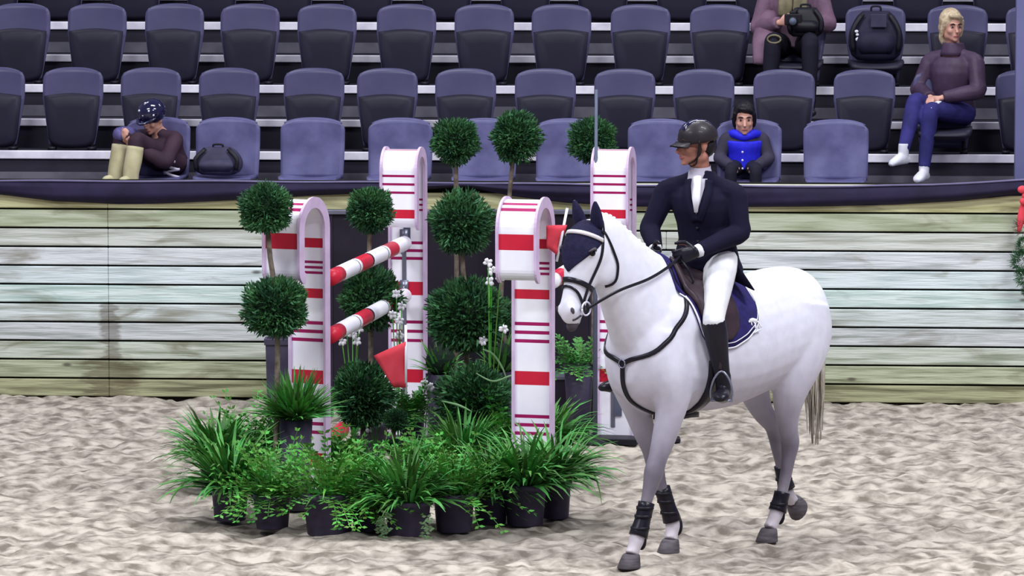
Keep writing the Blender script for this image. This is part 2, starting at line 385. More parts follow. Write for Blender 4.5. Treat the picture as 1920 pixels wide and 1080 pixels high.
for i in range(NP):
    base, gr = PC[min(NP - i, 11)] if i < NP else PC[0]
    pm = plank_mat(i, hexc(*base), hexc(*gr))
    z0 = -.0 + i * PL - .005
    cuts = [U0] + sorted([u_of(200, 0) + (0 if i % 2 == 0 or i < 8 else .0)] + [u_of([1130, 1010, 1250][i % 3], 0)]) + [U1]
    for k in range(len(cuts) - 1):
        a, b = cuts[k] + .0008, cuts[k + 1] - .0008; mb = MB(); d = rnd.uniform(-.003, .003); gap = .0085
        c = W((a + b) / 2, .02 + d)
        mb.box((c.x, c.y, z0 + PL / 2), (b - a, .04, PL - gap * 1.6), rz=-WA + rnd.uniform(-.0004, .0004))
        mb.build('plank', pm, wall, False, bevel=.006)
# top rail behind cloth
mb = MB(); c = W(0, .06); mb.box((c.x, c.y, 1.555), (U1 - U0, .13, .03), rz=-WA)
tag(mb.build('trim_1', 'rail_cream', None, False, bevel=.005), 'cream capping board along the top of the plank wall', kind='structure')

# grandstand steps --------------------------------------------------
ZB = {1: 1.265, 2: 1.725, 3: 2.186, 4: 2.643, 5: 3.10}
VB = {1: .45, 2: 1.12, 3: 1.98, 4: 2.84, 5: 3.70}
FL = -.245
stand = thing('grandstand_steps', 'stepped grandstand deck with pale nosings between the seat rows', None, kind='structure')
def sbox(name, u0, u1, v0, v1, z0, z1, mt, parent, bevel=0):
    mb = MB(); c = W((u0 + u1) / 2, (v0 + v1) / 2); mb.box((c.x, c.y, (z0 + z1) / 2), (u1 - u0, v1 - v0, z1 - z0), rz=-WA)
    return mb.build(name, mt, parent, False, bevel)
for r in (1, 2, 3, 4, 5):
    zb, vb = ZB[r], VB[r]; zf = zb + FL
    sbox('deck_step', U0, U1, vb + .02, vb + .50, zb - .50, zb - .004, 'step_dark', stand)
    sbox('nosing', U0, U1, vb, vb + .05, zb - .062, zb, 'step_white', stand, .006)
    sbox('foot_deck', U0, U1, vb - .38, vb + .03, zf - .25, zf - .002, 'step_dark', stand)
    sbox('foot_deck_nosing', U0, U1, vb - .40, vb - .34, zf - .055, zf, 'step_white', stand, .006)
    sbox('kick_panel', U0, U1, vb + .004, vb + .02, zf + .002, zf + .085, 'step_grey', stand)
mb = MB(); c = W(0, 7.5); mb.box((c.x, c.y, 4), (16, .2, 8), rz=-WA)
tag(mb.build('wall_back', 'step_dark', None, False), 'dark wall far behind the grandstand', kind='structure')

# column at the right edge
cu = u_of(1936, .42)
mb = MB(); c = W(cu, .42); mb.box((c.x, c.y, 2.6), (.25, .16, 2.3), rz=-WA); mb.box((c.x, c.y, 1.5), (.29, .2, .06), 0, -WA)
tag(mb.build('column', 'column', None, False, .008), 'blue-grey square column at the right end of the grandstand', 'column')

# ------------------------------------------------------------------ seats
def lerp(a, b, t): return a + (b - a) * t
def back_shell(wd, z0, z1, lean=.10, th=.022, top_arch=.018, y0=0., waist=.9, conc=.03):
    """curved plastic shell; front face towards -y"""
    mb = MB(); nu, nz = 14, 14; fr = []; bk = []
    for i in range(nz + 1):
        t = i / nz; row = []; row2 = []
        tt = t
        for j in range(nu + 1):
            s_ = -1 + 2 * j / nu
            half = wd / 2 * (waist + (1 - waist) * min(1, t * 1.6))
            k = max(0, (t - .86) / .14); half *= 1 - .10 * k * k
            x = s_ * half; z = lerp(z0, z1, tt) - (abs(s_) ** 4) * .022 * k + top_arch * (1 - s_ * s_) * t
            y = y0 + lean * t - conc * (s_ ** 2) * 1.0 + .012 * math.sin(t * 3.1)
            row.append((x, y, z)); row2.append((x, y + th, z))
        fr.append(row); bk.append(row2)
    rings = [f + b[::-1] for f, b in zip(fr, bk)]
    mb.loft(rings); return mb
def pan_folded(wd, z0, z1, y):
    mb = MB(); pts = []
    n = 12
    outline = []
    for k in range(n + 1):      # bottom arc left->right
        a = math.pi + math.pi * k / n
        outline.append((wd / 2 * .86 * math.copysign(abs(math.cos(a)) ** .6, math.cos(a)), z0 + .10 + .10 * -abs(math.sin(a)) ** .8))
    outline += [(wd / 2, z1 - .01)]
    for k in range(1, 8):
        t = k / 8; outline.append((wd / 2 - wd * t, z1 - .01 + .022 * math.sin(math.pi * t)))
    outline += [(-wd / 2, z1 - .01)]
    r0 = [V((x * .97, y, lerp(z, (z0 + z1) / 2, .03))) for x, z in outline]; r1 = [V((x, y - .015, z)) for x, z in outline]
    r2 = [V((x * .98, y - .045, lerp(z, (z0 + z1) / 2, .02))) for x, z in outline]; r3 = [V((x * .80, y - .062, lerp(z, (z0 + z1) / 2, .16))) for x, z in outline]
    r4 = [V((x * .5, y - .066, lerp(z, (z0 + z1) / 2, .5))) for x, z in outline]
    mb.loft([r0, r1, r2, r3, r4]); return mb
def pan_open(wd, z, y0, depth=.40):
    mb = MB(); rings = []
    for i in range(9):
        t = i / 8; y = y0 - depth * t; half = wd / 2 * (1 - .12 * max(0, (t - .75) / .25) ** 2)
        zz = z + .02 * (t - .5) ** 2 - (.03 * max(0, (t - .8) / .2) ** 2)
        top = [V((-half + 2 * half * j / 8, y, zz - .02 * (1 - (2 * j / 8 - 1) ** 2))) for j in range(9)]
        bot = [V((half - 2 * half * j / 8, y, zz - .035 - .02 * (1 - (2 * j / 8 - 1) ** 2))) for j in range(9)]
        rings.append(top + bot)
    mb.loft(rings); return mb
def bracket_mb(sx, z0, z1, y):
    mb = MB(); mb.box((sx, y, (z0 + z1) / 2), (.028, .05, z1 - z0)); mb.box((sx, y - .02, z0 + .012), (.055, .11, .024)); return mb
def make_seat(kind):
    t = thing('stadium_seat', 'x', 'seat')
    if kind == 'front':
        back_shell(.475, .30, .715, .07, waist=.97, conc=.035).build('backrest', 'seat_front', t)
        mb = MB(); mb.tube([(.21 * q_, .082 - .03 * q_ * q_, .712 + .018 * (1 - q_ * q_) - .018 * q_ ** 4) for q_ in [k / 8 - 1 for k in range(17)]], .0125, 8); mb.build('backrest_rim', 'seat_front', t)
        pan_open(.44, .325, .02, .38).build('seat_pan', 'seat_front', t)
        for sx in (-.17, .17): bracket_mb(sx, 0, .31, -.06).build('leg', 'bracket', t)
    else:
        back_shell(.457, .04, .60, .09, waist=.76).build('backrest', 'seat', t)
        if kind == 'folded': pan_folded(.425, .012, .415, .008).build('seat_pan', 'seat_dark', t)
        else: pan_open(.42, .20, .0, .40).build('seat_pan', 'seat_dark', t)
        for sx in (-.15, .15): bracket_mb(sx, 0, .09, .0).build('foot', 'bracket', t)
    return t
ROWS = {1: [295, 426, 585, 750, 908, 1065, 1238, 1405, 1568],
        2: [-12, 135, 281, 428, 587, 725, 872, 1022, 1171, 1319, 1470, 1621, 1770, 1925],
        3: [38, 181, 326, 468, 612, 761, 907, 1052, 1200, 1349, 1492, 1641, 1795, 1942],
        4: [-10, 110, 255, 398, 540, 690, 838, 985, 1130, 1278, 1425, 1570, 1720, 1870]}
ROWN = {1: 'front row behind the cloth barrier', 2: 'second row up', 3: 'third row up', 4: 'topmost row cut by the frame'}
SVO = {1: .12, 2: .16, 3: .16, 4: .16}
SEATS = {}
protos = {}
for r, lst in ROWS.items():
    for i, px in enumerate(lst):
        kind = 'front' if r == 1 else 'folded'
        if (r, i) in ((2, 12), (3, 11), (3, 10)): kind = 'open'
        if kind not in protos: protos[kind] = make_seat(kind); o = protos[kind]
        else: o = copy_tree(protos[kind])
        v = VB[r] + SVO[r]; o.location = W(u_of(px, v), v, ZB[r] + .0); o.rotation_euler = (0, 0, -WA)
        if r > 1: o.rotation_euler.z += rnd.uniform(-.02, .02)
        st = {'front': 'grey-blue open plastic seat', 'folded': 'folded dark plastic seat', 'open': 'dark plastic seat folded down in use'}[kind]
        tag(o, '%s, %s from the left in the %s' % (st, ORD[i], ROWN[r]), 'seat', 'seats in the ' + ROWN[r])
        SEATS[(r, i)] = o

# ------------------------------------------------------------------ barrier cloth
def cloth_profile(pts, top, label, name, bulge=.05):
    t = None; mb = MB(); rings = []
    xs_ = [p[0] for p in pts]; n = 150
    for k in range(n + 1):
        px = xs_[0] + (xs_[-1] - xs_[0]) * k / n; yb = float(np.interp(px, xs_, [p[1] for p in pts])); yt = float(np.interp(px, [q[0] for q in top], [q[1] for q in top]))
        u = u_of(px, -.02); s_ = F_PX / W(u, -.02).y
        zb = CAM_H - (yb + 200) / s_; zt = CAM_H - (yt + 200) / s_
        ring = []
        for j in range(9):
            a = j / 8; z = lerp(zt, zb, a); fold = .016 * math.sin(a * 9 + k * .06) + .008 * math.sin(k * .31 + a * 4)
            ring.append(W(u, -.03 - bulge * math.sin(a * math.pi) - fold * a, z))
        back = [W(u, -.012 - bulge * math.sin(a * math.pi) * .5, lerp(zt, zb, a)) for a in (1, .5, 0)]
        rings.append(ring + back)
    mb.loft(rings); return mb
top = [(-80, 337), (450, 338), (880, 341), (1250, 346), (1600, 348), (1750, 344), (1990, 332)]
t = thing('barrier_cloth', 'dark purple cloth swagged along the top of the plank wall', 'cloth')
cloth_profile([(-80, 357), (0, 364), (100, 376), (220, 382), (300, 381), (450, 374), (600, 365), (760, 358), (850, 350), (880, 350), (960, 366), (1060, 379), (1200, 386), (1400, 387), (1560, 386), (1680, 383), (1800, 376), (1900, 366), (1990, 359)],
              top, '', '').build('fabric', 'cloth', t)
mb = MB(); pts = []
for px in range(-80, 1991, 30):
    yt = float(np.interp(px, [q[0] for q in top], [q[1] for q in top])); u = u_of(px, -.05); s_ = F_PX / W(u, -.05).y
    pts.append(W(u, -.045, CAM_H - (yt + 200) / s_ - .004 + .003 * math.sin(px * .02)))
mb.tube(pts, .008, 8); mb.build('hem_rope', 'cloth_edge', t)

# ================================================================== JUMP STANDARDS
def standard(name, label, px, s, H, R_, zend, yaw, rear, front, arc, plate=None, width=.222, T=.03, cup_z=(), base=True, side=-1):
    """candy-cane wing: tall flat post that loops over towards the camera and hooks down"""
    g = ground(px, s); t = thing(name, label, 'jump standard', g, yaw, 'candy-cane shaped jump standards')
    zc = H - R_
    # path stations: (forward distance toward -y, z), param for stripes
    cols = []  # (y, z, material for the following segment)
    def zst(zlist, z0, z1, sign):
        br = sorted(set([z0, z1] + [b for a in zlist for b in a[:2] if min(z0, z1) < b < max(z0, z1)]), reverse=(z1 < z0)); out = []
        for a, b in zip(br[:-1], br[1:]):
            mz = (a + b) / 2; mi = 0
            for lo, hi, mm in zlist:
                if lo < mz < hi: mi = mm
            out.append((a, b, mi))
        return out
    st = [];
    for a, b, mi in zst(rear, 0, zc, 1): st.append(((0, a), mi))
    na = 22
    for k in range(na):
        a = math.pi * k / na; mi = 0
        for lo, hi, mm in arc:
            if lo <= math.degrees(a) < hi: mi = mm
        st.append(((-R_ * (1 - math.cos(a)), zc + R_ * math.sin(a)), mi))
    for a, b, mi in zst(front, zc, zend, -1): st.append(((-2 * R_, a), mi))
    # inward curl at the hook's end
    rc = .05
    for k in range(7):
        a = math.pi / 2 * k / 6; st.append(((-2 * R_ + rc * (1 - math.cos(a)), zend - rc * math.sin(a)), 0))
    pts = [V((0, p[0][0], p[0][1])) for p in st]; mis = [p[1] for p in st]
    mb = MB(); em = MB(); w2 = width / 2; rings = []; er = [[], []]
    for i, p in enumerate(pts):
        tg = (pts[min(i + 1, len(pts) - 1)] - pts[max(i - 1, 0)]).normalized(); n = V((0, -tg.z, tg.y))  # left-hand normal
        o = V((0, n.y, n.z))
        if i == 0: o = V((0, 1, 0)) * (1 if o.y > 0 else -1)
        outer = o if (i < 3 and o.y > 0) else o
        rings.append((p, o))
    def seg(a, b, mi):
        vs = []
        for (p, o) in (a, b):
            vs += [p + V((-w2, 0, 0)) + o * T / 2, p + V((w2, 0, 0)) + o * T / 2, p + V((w2, 0, 0)) - o * T / 2, p + V((-w2, 0, 0)) - o * T / 2]
        mb.add(vs, [(0, 1, 5, 4), (1, 2, 6, 5), (2, 3, 7, 6), (3, 0, 4, 7)], mi)
    for i in range(len(rings) - 1): seg(rings[i], rings[i + 1], mis[i])
    for e in (rings[0], rings[-1]):
        p, o = e; mb.add([p + V((-w2, 0, 0)) + o * T / 2, p + V((w2, 0, 0)) + o * T / 2, p + V((w2, 0, 0)) - o * T / 2, p + V((-w2, 0, 0)) - o * T / 2], [(0, 1, 2, 3)], 0)
    mb.build('striped_band', ['white', 'red', 'magenta'], t, False)
    for sx in (-1, 1):
        em = MB(); rr = []
        for p, o in rings:
            c_ = p + V((sx * (w2 + .008), 0, 0)); hw = T / 2 + .018
            rr.append([c_ + V((-.008, 0, 0)) + o * hw, c_ + V((.008, 0, 0)) + o * hw, c_ + V((.008, 0, 0)) - o * hw, c_ + V((-.008, 0, 0)) - o * hw])
        em.loft(rr); em.build('edge_board', 'edge', t, False)
    if base:
        mb = MB(); mb.box((0, -.02, .02), (.36, .42, .04)); mb.box((0, .06, .06), (.28, .06, .08)); mb.build('base', 'black', t, False, .005)
    mb = MB(); mb.box((-.02, side * (T / 2 + .004), .72), (.028, .008, 1.25)); mb.build('cup_track', 'metal', t, False)
    for z in cup_z:
        mb = MB(); mb.tube([(-.02, side * .02, z + .05), (-.02, side * .03, z - .01), (-.02, side * .055, z - .045), (-.02, side * .10, z - .045), (-.02, side * .13, z - .01)], (.012, .012, .012, .012, .01), 8, flat=2.2, sub=3)
        mb.box((-.02, side * .022, z + .05), (.055, .02, .08)); mb.build('jump_cup', 'metal', t, True)
    if plate:
        mb = MB(); mb.box((plate[0], plate[3] - T / 2 - .006, plate[1]), (plate[2], .012, plate[4])); mb.build('label_plate', 'plate', t, False)
    return t
L3 = lambda z, d, th=.021: [(z - th / 2, z + th / 2, 2), (z - d - th / 2, z - d + th / 2, 2), (z - 2 * d - th / 2, z - 2 * d + th / 2, 2)]
rear_n = L3(1.73, .03, .014) + [(1.525, 1.583, 1)] + L3(1.438, .032, .016) + [(1.22, 1.278, 1)] + L3(1.07, .052) + [(.70, .783, 1)] + L3(.51, .052) + [(.2, .28, 1)]
front_n = [(1.539, 1.634, 1)]
arc_n = [(110, 118, 2), (126, 133, 2), (141, 147, 2)]
rear_f = L3(1.33, .052, .02) + [(.98, 1.07, 1)] + L3(.80, .062) + [(.394, .483, 1)] + L3(1.62, .035, .014)
front_f = [(1.486, 1.568, 1)] + L3(1.79, .055, .016)
arc_f = [(92, 101, 2)]
near_left = standard('jump_standard', 'red and white striped hooked jump standard at the near left, behind the ball trees', 578, 312, 1.81, .165, 1.41, R(-25), rear_n, front_n, arc_n, cup_z=(1.33, .99), side=1)
near_right = standard('jump_standard', 'red and white striped hooked jump standard just left of the horse head', 1000, 313, 1.815, .165, 1.42, R(-17), rear_n, front_n, arc_n, cup_z=(1.33,), side=1)
far_left = standard('jump_standard', 'taller striped jump standard at the far left, where the poles end, beside a red flag', 764, 282, 1.945, .12, 1.51, R(-12), rear_f, front_f, arc_f, cup_z=(1.33, .99), plate=(-.0, 1.39, .045, -.0, .09))
far_right = standard('jump_standard', 'taller striped jump standard behind the horse neck with a grey plate low down', 1157, 282, 1.945, .12, 1.51, R(-12), rear_f, front_f, arc_f, cup_z=(1.33,), plate=(.015, .27, .05, -.0, .2))

def pole(a, b, label, seg):
    a, b = V(a), V(b); c = (a + b) / 2; d = b - a; L = d.length
    mb = MB(); n = 16; q = d.to_track_quat('Z', 'Y').to_matrix()
    rr = lambda z, r: [q @ V((r * math.cos(2 * math.pi * k / n), r * math.sin(2 * math.pi * k / n), z)) for k in range(n)]
    z = -L / 2; tot = sum(x[0] for x in seg)
    for ln, mi in seg:
        z2 = z + ln / tot * L; mb.loft([rr(z, .049), rr(z2, .049)], mi, cap=(z == -L / 2)); z = z2
    mb.loft([rr(L / 2 - .002, .049), rr(L / 2, .045)], 0)
    o = mb.build('jump_pole', ['white', 'red', 'black'], None, True); o.location = c
    return tag(o, label, 'pole', 'red and white jump poles')
SEG = [(.25, 1), (.02, 0), (.40, 0), (.018, 2), (.06, 0), (.33, 1), (.04, 2), (.45, 0), (.018, 2), (.05, 0), (.30, 1), (.05, 0), (.35, 0)]
nl, fl, nr, fr = [o.location for o in (near_left, far_left, near_right, far_right)]
pole(nl + V((.125, .03, 1.335)), fl + V((-.02, -.12, 1.335)), 'upper red and white pole between the two left standards', SEG)
pole(nl + V((.125, .03, .985)), fl + V((-.02, -.12, .985)), 'lower red and white pole between the two left standards', SEG)
pole(nr + V((.105, .03, 1.32)), fr + V((-.02, -.12, 1.335)), 'red and white pole between the two right standards, behind the horse head', [(.10, 0)] + SEG)
# low fallen plank/pole ends seen among the leaves
pole(ground(622, 289) + V((0, 0, .10)), ground(775, 268) + V((0, 0, .45)), 'red and white pole lying low and aslant among the plants', SEG)

# flags
def flag(name, P, tri, label, pole_z):
    t = thing(name, label, 'flag', P)
    mb = MB(); rings = []
    n = 8
    for i in range(n + 1):
        a = i / n; row = []
        p0 = V(tri[0]).lerp(V(tri[1]), a); p1 = V(tri[3]).lerp(V(tri[2]), a)
        f = [p0.lerp(p1, j / 6) + V((0, .012 * math.sin(a * 5 + j), 0)) for j in range(7)]
        rings.append(f + [p + V((0, .006, 0)) for p in reversed(f)])
    mb.loft(rings); mb.build('cloth', 'flag', t)
    mb = MB(); mb.tube([V(tri[2]) + V((0, 0, -.04)), V(tri[1]) + V((0, 0, .10))], .008, 8); mb.build('staff', 'white', t)
    return t
p = at(1040, 445, 26.6); flag('flag', p, [(-.05, 0, .07), (.075, 0, .075), (.012, 0, -.105), (-.05, 0, -.06)], 'small red flag on the near right standard, by the horse forehead', 0)
p = at(738, 678, 27.2); flag('flag', p, [(-.122, 0, .035), (.075, 0, .125), (.075, 0, -.16), (.0, 0, -.16)], 'pinkish red pennant in front of the far left standard', 0)

# thin pole left of the far right standard
g = ground(1117, 284); t = thing('marker_pole', 'thin grey upright pole just left of the far right standard', 'pole', g)
mb = MB(); mb.tube([(0, 0, .02), (0, 0, 1.2), (.004, 0, 2.36)], (.016, .014, .010), 8); mb.build('rod', 'plate', t)
mb = MB(); mb.lathe([(.10, 0), (.10, .02), (.03, .04), (.02, .05)], n=16); mb.build('base', 'black', t)

# dark display panel and planter behind the jump
g = at(865, 800, 30.9); g.z = 0
t = thing('dark_screen_panel', 'dark board screen standing behind the jump and the ball trees', 'panel', g)
mb = MB(); mb.box((0, 0, .76), (1.80, .04, 1.36)); mb.build('board', 'panel', t, False, .005)
mb = MB(); mb.box((0, -.01, 1.45), (1.86, .07, .03)); mb.build('top_rail', 'metal', t, False, .004)
for sx in (-.91, .91):
    mb = MB(); mb.box((sx, 0, .73), (.04, .06, 1.42)); mb.build('side_post', 'panel2', t, False, .004)
for sx in (-.7, .7):
    mb = MB(); mb.box((sx, 0, .02), (.08, .5, .04)); mb.build('foot', 'black', t, False, .004)
g = at(1082, 800, 30.3); g.z = 0
t = thing('planter_box', 'dark planter box with a pale rim left of the far right standard', 'planter', g)
mb = MB(); mb.loft([[V((x * a, y * a, z)) for x, y in ((-1, -1), (1, -1), (1, 1), (-1, 1))] for a, z in ((.125, .0), (.14, .36))]); mb.build('box_body', 'panel2', t, False, .004)
mb = MB(); mb.box((0, 0, .372), (.30, .30, .024)); mb.build('rim', 'metal', t, False, .003)
# low dark base board of the far right standard
mb = MB(); mb.box((0, 0, .012), (.62, .16, .024)); o = mb.build('ground_board', 'panel', None, False, .003); o.location = ground(1172, 281) + V((.06, -.12, 0))
tag(o, 'flat dark board on the sand under the far right standard', 'board')

# ================================================================== PLANTS
def ball(mb, c, r, n, seed, squash=1.0, ln=.22):
    rr = random.Random(seed); c = V(c)
    for _ in range(n):
        z = rr.uniform(-1, 1); a = rr.uniform(0, 2 * math.pi); q_ = math.sqrt(1 - z * z); d = V((q_ * math.cos(a), q_ * math.sin(a), z))
        bump = 1 + .10 * math.sin(a * 3 + seed) * q_ + .07 * math.sin(z * 7 + seed)
        p = c + V((d.x, d.y, d.z * squash)) * r * rr.uniform(.6, 1.0) * bump
        dd = (d + V((rr.uniform(-.7, .7), rr.uniform(-.7, .7), rr.uniform(-.4, .8)))).normalized()
        s_ = dd.cross(V((rr.uniform(-1, 1), rr.uniform(-1, 1), rr.uniform(-1, 1)))).normalized() * r * .030
        L_ = r * ln * rr.uniform(.5, 1.3)
        mb.add([p - s_, p + s_, p + dd * L_ * .6 + s_ * .8, p + dd * L_, p + dd * L_ * .6 - s_ * .8], [(0, 1, 2, 3, 4)])
def fast_build(mb, name, mt, parent, kind=None):
    me = bpy.data.meshes.new(name); me.from_pydata(mb.v, [], mb.f); me.update()
    if mb.m and max(mb.m) > 0: me.polygons.foreach_set('material_index', mb.m)
    o = link(name, me, parent, mt)
    if kind: o['kind'] = kind
    return o
def pot_parts(t, r, h, mt='pot'):
    mb = MB(); mb.lathe([(r * .78, 0), (r * .80, .005), (r * .93, h * .86), (r * 1.0, h * .87), (r * 1.02, h), (r * .93, h), (r * .90, h * .88), (r * .2, h * .86)], n=22); mb.build('pot', mt, t)
    mb = MB(); mb.lathe([(r * .88, h * .85), (r * .88, h * .90), (r * .3, h * .93)], n=14); mb.build('soil', 'soil', t)
def topiary(px, s, balls, label, seed, pot_r=.13, pot_h=.22, px_trunk=None, spiky=False):
    g = ground(px, s); t = thing('topiary_tree', label, 'topiary', g, 0, 'clipped ball topiary trees')
    pot_parts(t, pot_r, pot_h)
    pts = [V((0, 0, pot_h * .9))]
    B = []
    for (bx, by, br) in sorted(balls, key=lambda b: -b[1]):
        c = V(((bx - 960) / s - g.x, 0, CAM_H - (by + 200) / s)); B.append((c, br / s)); pts.append(c)
    pts2 = []
    for i, p in enumerate(pts):
        pts2.append(p)
        if i < len(pts) - 1: pts2.append((p + pts[i + 1]) / 2 + V((.008 * (-1) ** i, .005, 0)))
    mb = MB(); mb.tube(pts2, [.017 - .0006 * i for i in range(len(pts2))], 8, sub=2); mb.build('trunk', 'trunk', t)
    for k, (c, r) in enumerate(B):
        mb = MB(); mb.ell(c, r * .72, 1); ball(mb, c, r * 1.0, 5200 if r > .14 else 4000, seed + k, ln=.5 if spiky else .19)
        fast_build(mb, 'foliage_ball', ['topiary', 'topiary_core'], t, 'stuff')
    return t
topiary(512, 318, [(498, 390, 48), (517, 576, 59)], 'two-ball topiary tree at the far left of the jump, overlapping the near left standard', 11, .10, .2)
topiary(690, 290, [(694, 393, 42), (693, 560, 56)], 'two-ball topiary tree just left of the far left standard, behind the upper pole', 21)
topiary(864, 302, [(864, 416, 57), (876, 592, 70)], 'large two-ball topiary tree right of the far left standard', 31, .14, .24)
topiary(853, 274, [(854, 264, 43)], 'tall thin-stemmed topiary with a ball against the seats, left of the pair', 41)
topiary(970, 273, [(966, 256, 46), (938, 590, 30)], 'tall thin-stemmed topiary with a ball against the seats, right of the pair', 51)
topiary(1112, 276, [(1113, 262, 44)], 'tall topiary with its ball behind the thin grey pole', 61)
topiary(677, 303, [(676, 742, 58)], 'low topiary ball on a short dark stem in front of the far left standard', 71, .11, .16)
topiary(893, 305, [(890, 752, 68)], 'low dark topiary ball right of centre, behind the leafy pots', 81, .12, .18)
topiary(735, 306, [(742, 790, 22), (735, 840, 16)], 'small dark shrub on a stem between the two low topiary balls', 91, .09, .16)

def blades(mb, c, n, L, spread, seed, wd=.011, droop=1.0, up=.9, mi=0, segs=5):
    rr = random.Random(seed); c = V(c)
    for _ in range(n):
        a = rr.uniform(0, 2 * math.pi); out = V((math.cos(a), math.sin(a), 0)); el = rr.uniform(.25, 1.45) * up; ln = L * rr.uniform(.55, 1.15)
        p = c + out * rr.uniform(0, spread * .35); side = V((-out.y, out.x, 0)); w_ = wd * rr.uniform(.7, 1.4); vs = []
        d = out * math.cos(el) + V((0, 0, math.sin(el))); st = ln / segs
        tw = rr.uniform(-.5, .5); side = (side + V((0, 0, tw))).normalized()
        for k in range(segs + 1):
            t_ = k / segs; ww = w_ * (math.sin(math.pi * min(.98, .18 + t_ * .8)))
            vs += [p - side * ww, p + side * ww]; p = p + d * st; d = (d + V((0, 0, -.32 * droop * (.4 + t_)))).normalized()
        mb.add(vs, [(2 * k, 2 * k + 1, 2 * k + 3, 2 * k + 2) for k in range(segs)], mi)
def sprigs(mb, c, n, L, spread, seed, leaf=.028, droop=.5, mi=0):
    rr = random.Random(seed); c = V(c)
    for _ in range(n):
        a = rr.uniform(0, 2 * math.pi); out = V((math.cos(a), math.sin(a), 0)); el = rr.uniform(-.1, 1.4); ln = L * rr.uniform(.5, 1.1)
        p = c + out * rr.uniform(0, spread * .5); d = out * math.cos(el) + V((0, 0, math.sin(el))); k_ = 7; st = ln / k_
        for k in range(k_):
            q_ = p + d * st; s_ = d.cross(V((0, 0, 1))).normalized() if abs(d.z) < .98 else V((1, 0, 0))
            mb.add([p - s_ * .0015, p + s_ * .0015, q_ + s_ * .0015, q_ - s_ * .0015], [(0, 1, 2, 3)], mi)
            for sg in (-1, 1):
                ld = (d * rr.uniform(.3, .9) + s_ * sg + V((0, 0, rr.uniform(-.3, .5)))).normalized(); lw = ld.cross(d).cross(ld).normalized() * leaf * .30; L_ = leaf * rr.uniform(.8, 1.5)
                mb.add([q_, q_ + ld * L_ * .45 + lw, q_ + ld * L_, q_ + ld * L_ * .45 - lw], [(0, 1, 2, 3)], mi)
            p = q_; d = (d + V((0, 0, -.22 * droop))).normalized()
def potted(px, yb, label, kind, r, h, L, seed, n=None, group='potted plants ringed round the jump'):
    L *= 1.18
    s = (yb + 200) / CAM_H; g = ground(px, s); g.y += r * .8
    t = thing('potted_plant', label, 'potted plant', g, 0, group)
    pot_parts(t, r, h); mb = MB()
    if kind == 'strap': blades(mb, (0, 0, h * .9), n or 300, L, r * 2.2, seed, .011); mt = 'leaf2'
    elif kind == 'leafy': sprigs(mb, (0, 0, h * .9), n or 120, L, r * 1.8, seed, .034); blades(mb, (0, 0, h * .9), 40, L * .9, r, seed + 1, .007); mt = 'leaf'
    elif kind == 'spiky': blades(mb, (0, 0, h * .9), n or 230, L, r * 1.5, seed, .008, .35, 1.0); mt = 'leaf2'
    fast_build(mb, 'foliage', mt, t, 'stuff')
    return t
front = [(425, 984, 'strap', .115, .20, .37, 'leftmost potted plant of the ring, strap leaves spilling over the sand'),
         (505, 1000, 'leafy', .115, .20, .30, 'leafy potted plant second from the left in the front of the ring'),
         (612, 1013, 'leafy', .155, .24, .34, 'leafy plant in the widest dark pot at the front of the ring'),
         (688, 1004, 'leafy', .11, .20, .30, 'leafy potted plant right of the widest pot in the ring'),
         (762, 1014, 'strap', .14, .20, .33, 'potted plant at the front centre with pale trailing vines'),
         (850, 1006, 'leafy', .125, .22, .33, 'leafy potted plant right of the one with trailing vines'),
         (920, 990, 'strap', .11, .20, .30, 'potted plant in the shadowed gap of the ring front'),
         (985, 994, 'strap', .13, .24, .36, 'strap-leaved plant in the black pot near the right of the ring'),
         (1043, 980, 'strap', .095, .24, .33, 'rightmost potted plant of the ring, narrow grey pot')]
for i, (px, yb, k, r, h, L, lb) in enumerate(front): potted(px, yb, lb, k, r, h, L, 100 + i * 7)
back = [(400, 930, 'strap', .11, .22, .31, 'strap-leaved plant behind the leftmost pot'), (470, 920, 'leafy', .11, .22, .33, 'tall leafy plant at the back left of the ring'),
        (545, 925, 'strap', .12, .26, .27, 'strap-leaved plant behind the widest pot'), (640, 935, 'leafy', .11, .2, .17, 'small leafy plant in the middle of the ring behind the widest pot'),
        (800, 945, 'leafy', .12, .22, .18, 'leafy plant in the middle of the ring behind the trailing vines'), (868, 935, 'strap', .12, .22, .32, 'strap-leaved plant under the low right topiary ball'),
        (950, 925, 'leafy', .12, .26, .38, 'tall leafy plant at the foot of the near right standard'), (1022, 915, 'strap', .12, .26, .33, 'strap-leaved plant at the back right of the ring, leaves arching out')]
for i, (px, yb, k, r, h, L, lb) in enumerate(back): potted(px, yb, lb, k, r, h, L, 300 + i * 7)
# spiky grass mound, raised on a tall pot
def raised(px, s, zpot, r, L, kind, label, seed, n=260):
    g = ground(px, s); t = thing('potted_grass', label, 'potted plant', g, 0, 'tall pots among the topiaries')
    mb = MB(); mb.lathe([(r * .7, 0), (r, zpot), (r * .9, zpot), (r * .2, zpot - .02)], n=18); mb.build('pot', 'pot', t); mb = MB()
    if kind == 'spiky':
        mb.ell((0, 0, zpot + .08), .10, 1); blades(mb, (0, 0, zpot), n, L, r * 2, seed, .009, .45, 1.0)
    else: sprigs(mb, (0, 0, zpot), n, L, r * 2, seed, .03)
    fast_build(mb, 'foliage', ['leaf2', 'topiary_core'], t, 'stuff'); return t
raised(552, 318, .54, .10, .29, 'spiky', 'spiky grass mound left of the low topiary ball, under the near left standard', 401, 520)
raised(770, 300, .40, .08, .20, 'leafy', 'bluish leafy shrub at the foot of the far left standard', 411, 90)
raised(1086, 281, .50, .10, .26, 'leafy', 'leafy green plant standing in front of the dark planter box', 421, 60)
raised(940, 296, .62, .09, .26, 'spiky', 'thin-leaved plant between the large topiary and the near right standard', 441, 110)
